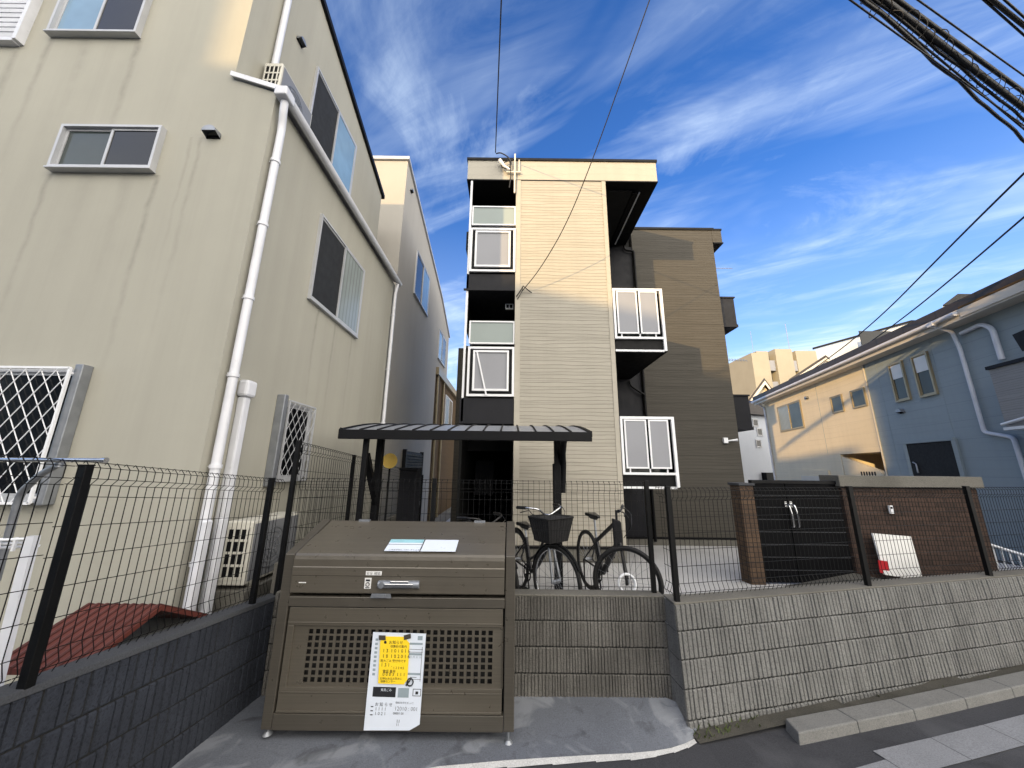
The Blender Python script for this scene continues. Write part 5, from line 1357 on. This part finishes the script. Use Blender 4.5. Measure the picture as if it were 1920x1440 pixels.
rect(mb, .945, .952, .50, .86); rect(mb, .76, .88, .54, .545)
rect(mb, .83, .98, .352, .358); rect(mb, .83, .98, .42, .426); rect(mb, .83, .84, .352, .42); rect(mb, .97, .98, .352, .42); rect(mb, .88, .93, .37, .40)
cpt = [np_(.77+.055*math.cos(a*PI/8), .495+.038*math.sin(a*PI/8), .008) for a in range(16)]; mb.tube(cpt, .0045, 5, closed=True); mb.tube([np_(.72, .465, .008), np_(.78, .53, .008)], .004, 5); mb.tube([np_(.70, .46, .008), np_(.735, .505, .008)], .005, 5)
mb.build('print', [M['ink'], M['paper']], ns)
mb = MB()
for b in (.88, .77, .565): rect(mb, .70, .95, b, b+.022)
rect(mb, .56, .76, .335, .43); text(mb, '日 月 火 水', np_(.72, .74), nu, nv, .018)
for k in range(9): rect(mb, .06, .11, .55+k*.045, .575+k*.045)
rect(mb, .85, .94, .93, .975)
mb.build('tinted_print', M['greyink'], ns)
yc = thing('yellow_card', (-.80, 2.97, .6), 'yellow card with dark digits taped over the white notice sheet', 'card')
YP = [at(x, y, Y=NY-.008) for x, y in ((709, 1281), (757, 1283), (764, 1274), (768, 1206), (758, 1194), (722, 1193), (713, 1202))]
mb = MB(); mb.prism([tuple(p) for p in YP], (0, -.003, 0)); mb.build('sheet', M['yel'], yc)
yo = at(709, 1281, Y=NY-.0125); yu = (at(760, 1282, Y=NY-.0125)-yo); yw = yu.length; yu.normalize(); yv = (at(714, 1195, Y=NY-.0125)-yo); yh = yv.length; yv.normalize()
def yp_(a, b): return yo+yu*a*yw+yv*b*yh
mb = MB()
for s_, a, b, z in (('●  お知らせ', .12, .86, .026), ('収集日の案内', .38, .78, .020), ('1 3  1 0 1 0 1 6', .10, .67, .032), ('1 8  1 0 2 0 1 6', .10, .55, .032), ('粗大ごみ 受付中です', .04, .46, .020), ('1 3 1 .', .06, .36, .032), ('1 2 3 4 5', .52, .31, .022), ('電話 番号', .14, .23, .022), ('0 0 0 3  1 1 1', .14, .16, .030), ('お申込みはお早めに', .05, .08, .018), ('収集センター', .08, .02, .018)):
    text(mb, s_, yp_(a, b), yu, yv, z)
mb.build('lettering', M['ink'], yc)
mb = MB()
for x, y in ((718, 1196), (765, 1196)):
    p = at(x, y, Y=NY-.014); mb.ob(p+V((-.028, 0, -.014)), V((.05, 0, .012 if x > 740 else -.0)), Yv*-.001, V((-.004, 0, .03)))
mb.build('tape', M['bin'], yc)

# ------------------------------------------------------------------ houses across the street, behind the photographer: they shade the street
def opposite_house(x0, x1, z, label, y0=-18.0, depth=5.5, m='greyst'):
    t = thing('opposite_house', ((x0+x1)/2, y0, 0), label, 'house', 'houses across the street')
    mb = MB(); mb.box(x0+.1, x1-.1, y0-depth, y0, -.6, z-.3); mb.build('wall', M[m], t)
    mb = MB(); mb.box(x0, x1, y0-depth-.1, y0+.0, z-.3, z); mb.build('roof', M['roofd'], t)
    n = max(1, int((x1-x0)/3))
    for fl_ in range(int(z/2.9)):
        for k in range(n):
            xx = x0+(k+.5)*(x1-x0)/n+.75; window(t, (xx, y0, .9+fl_*2.8), -Xv, 1.5, 1.1, Yv, M['alu'], [M['dglass'], M['gglass']])
def rel(x, z): return x-.835*12, z+.2*12
for x0, x1, z, lab, m in ((-27, -15.9, 11.8, 'tall house across the street behind the photographer, far left', 'greyst'),
                          (-15.85, -11.05, 8.45, 'narrow house across the street behind the photographer', 'whiteh'),
                          (-11.0, -8.05, 7.65, 'three-storey cream house across the street behind the photographer', 'cream'),
                          (-8.0, -2.85, 5.6, 'lower house across the street behind the photographer', 'creamh'),
                          (-2.8, 14, 8.3, 'wide house across the street behind the photographer, right', 'whiteh')):
    a_, h_ = rel(x0, z); b_, _ = rel(x1, z); opposite_house(a_, b_, h_, lab, m=m)
# the stucco building keeps its surveyed proportions at a storey height of 2.8 m
KB = .917
for t_ in (cb_, ledge_ac, side_ac, side_plinth, ducts):
    t_.scale = (KB, KB, KB); t_.location = (t_.location.x*KB, t_.location.y*KB, CAM_H*(1-KB)+t_.location.z*KB)
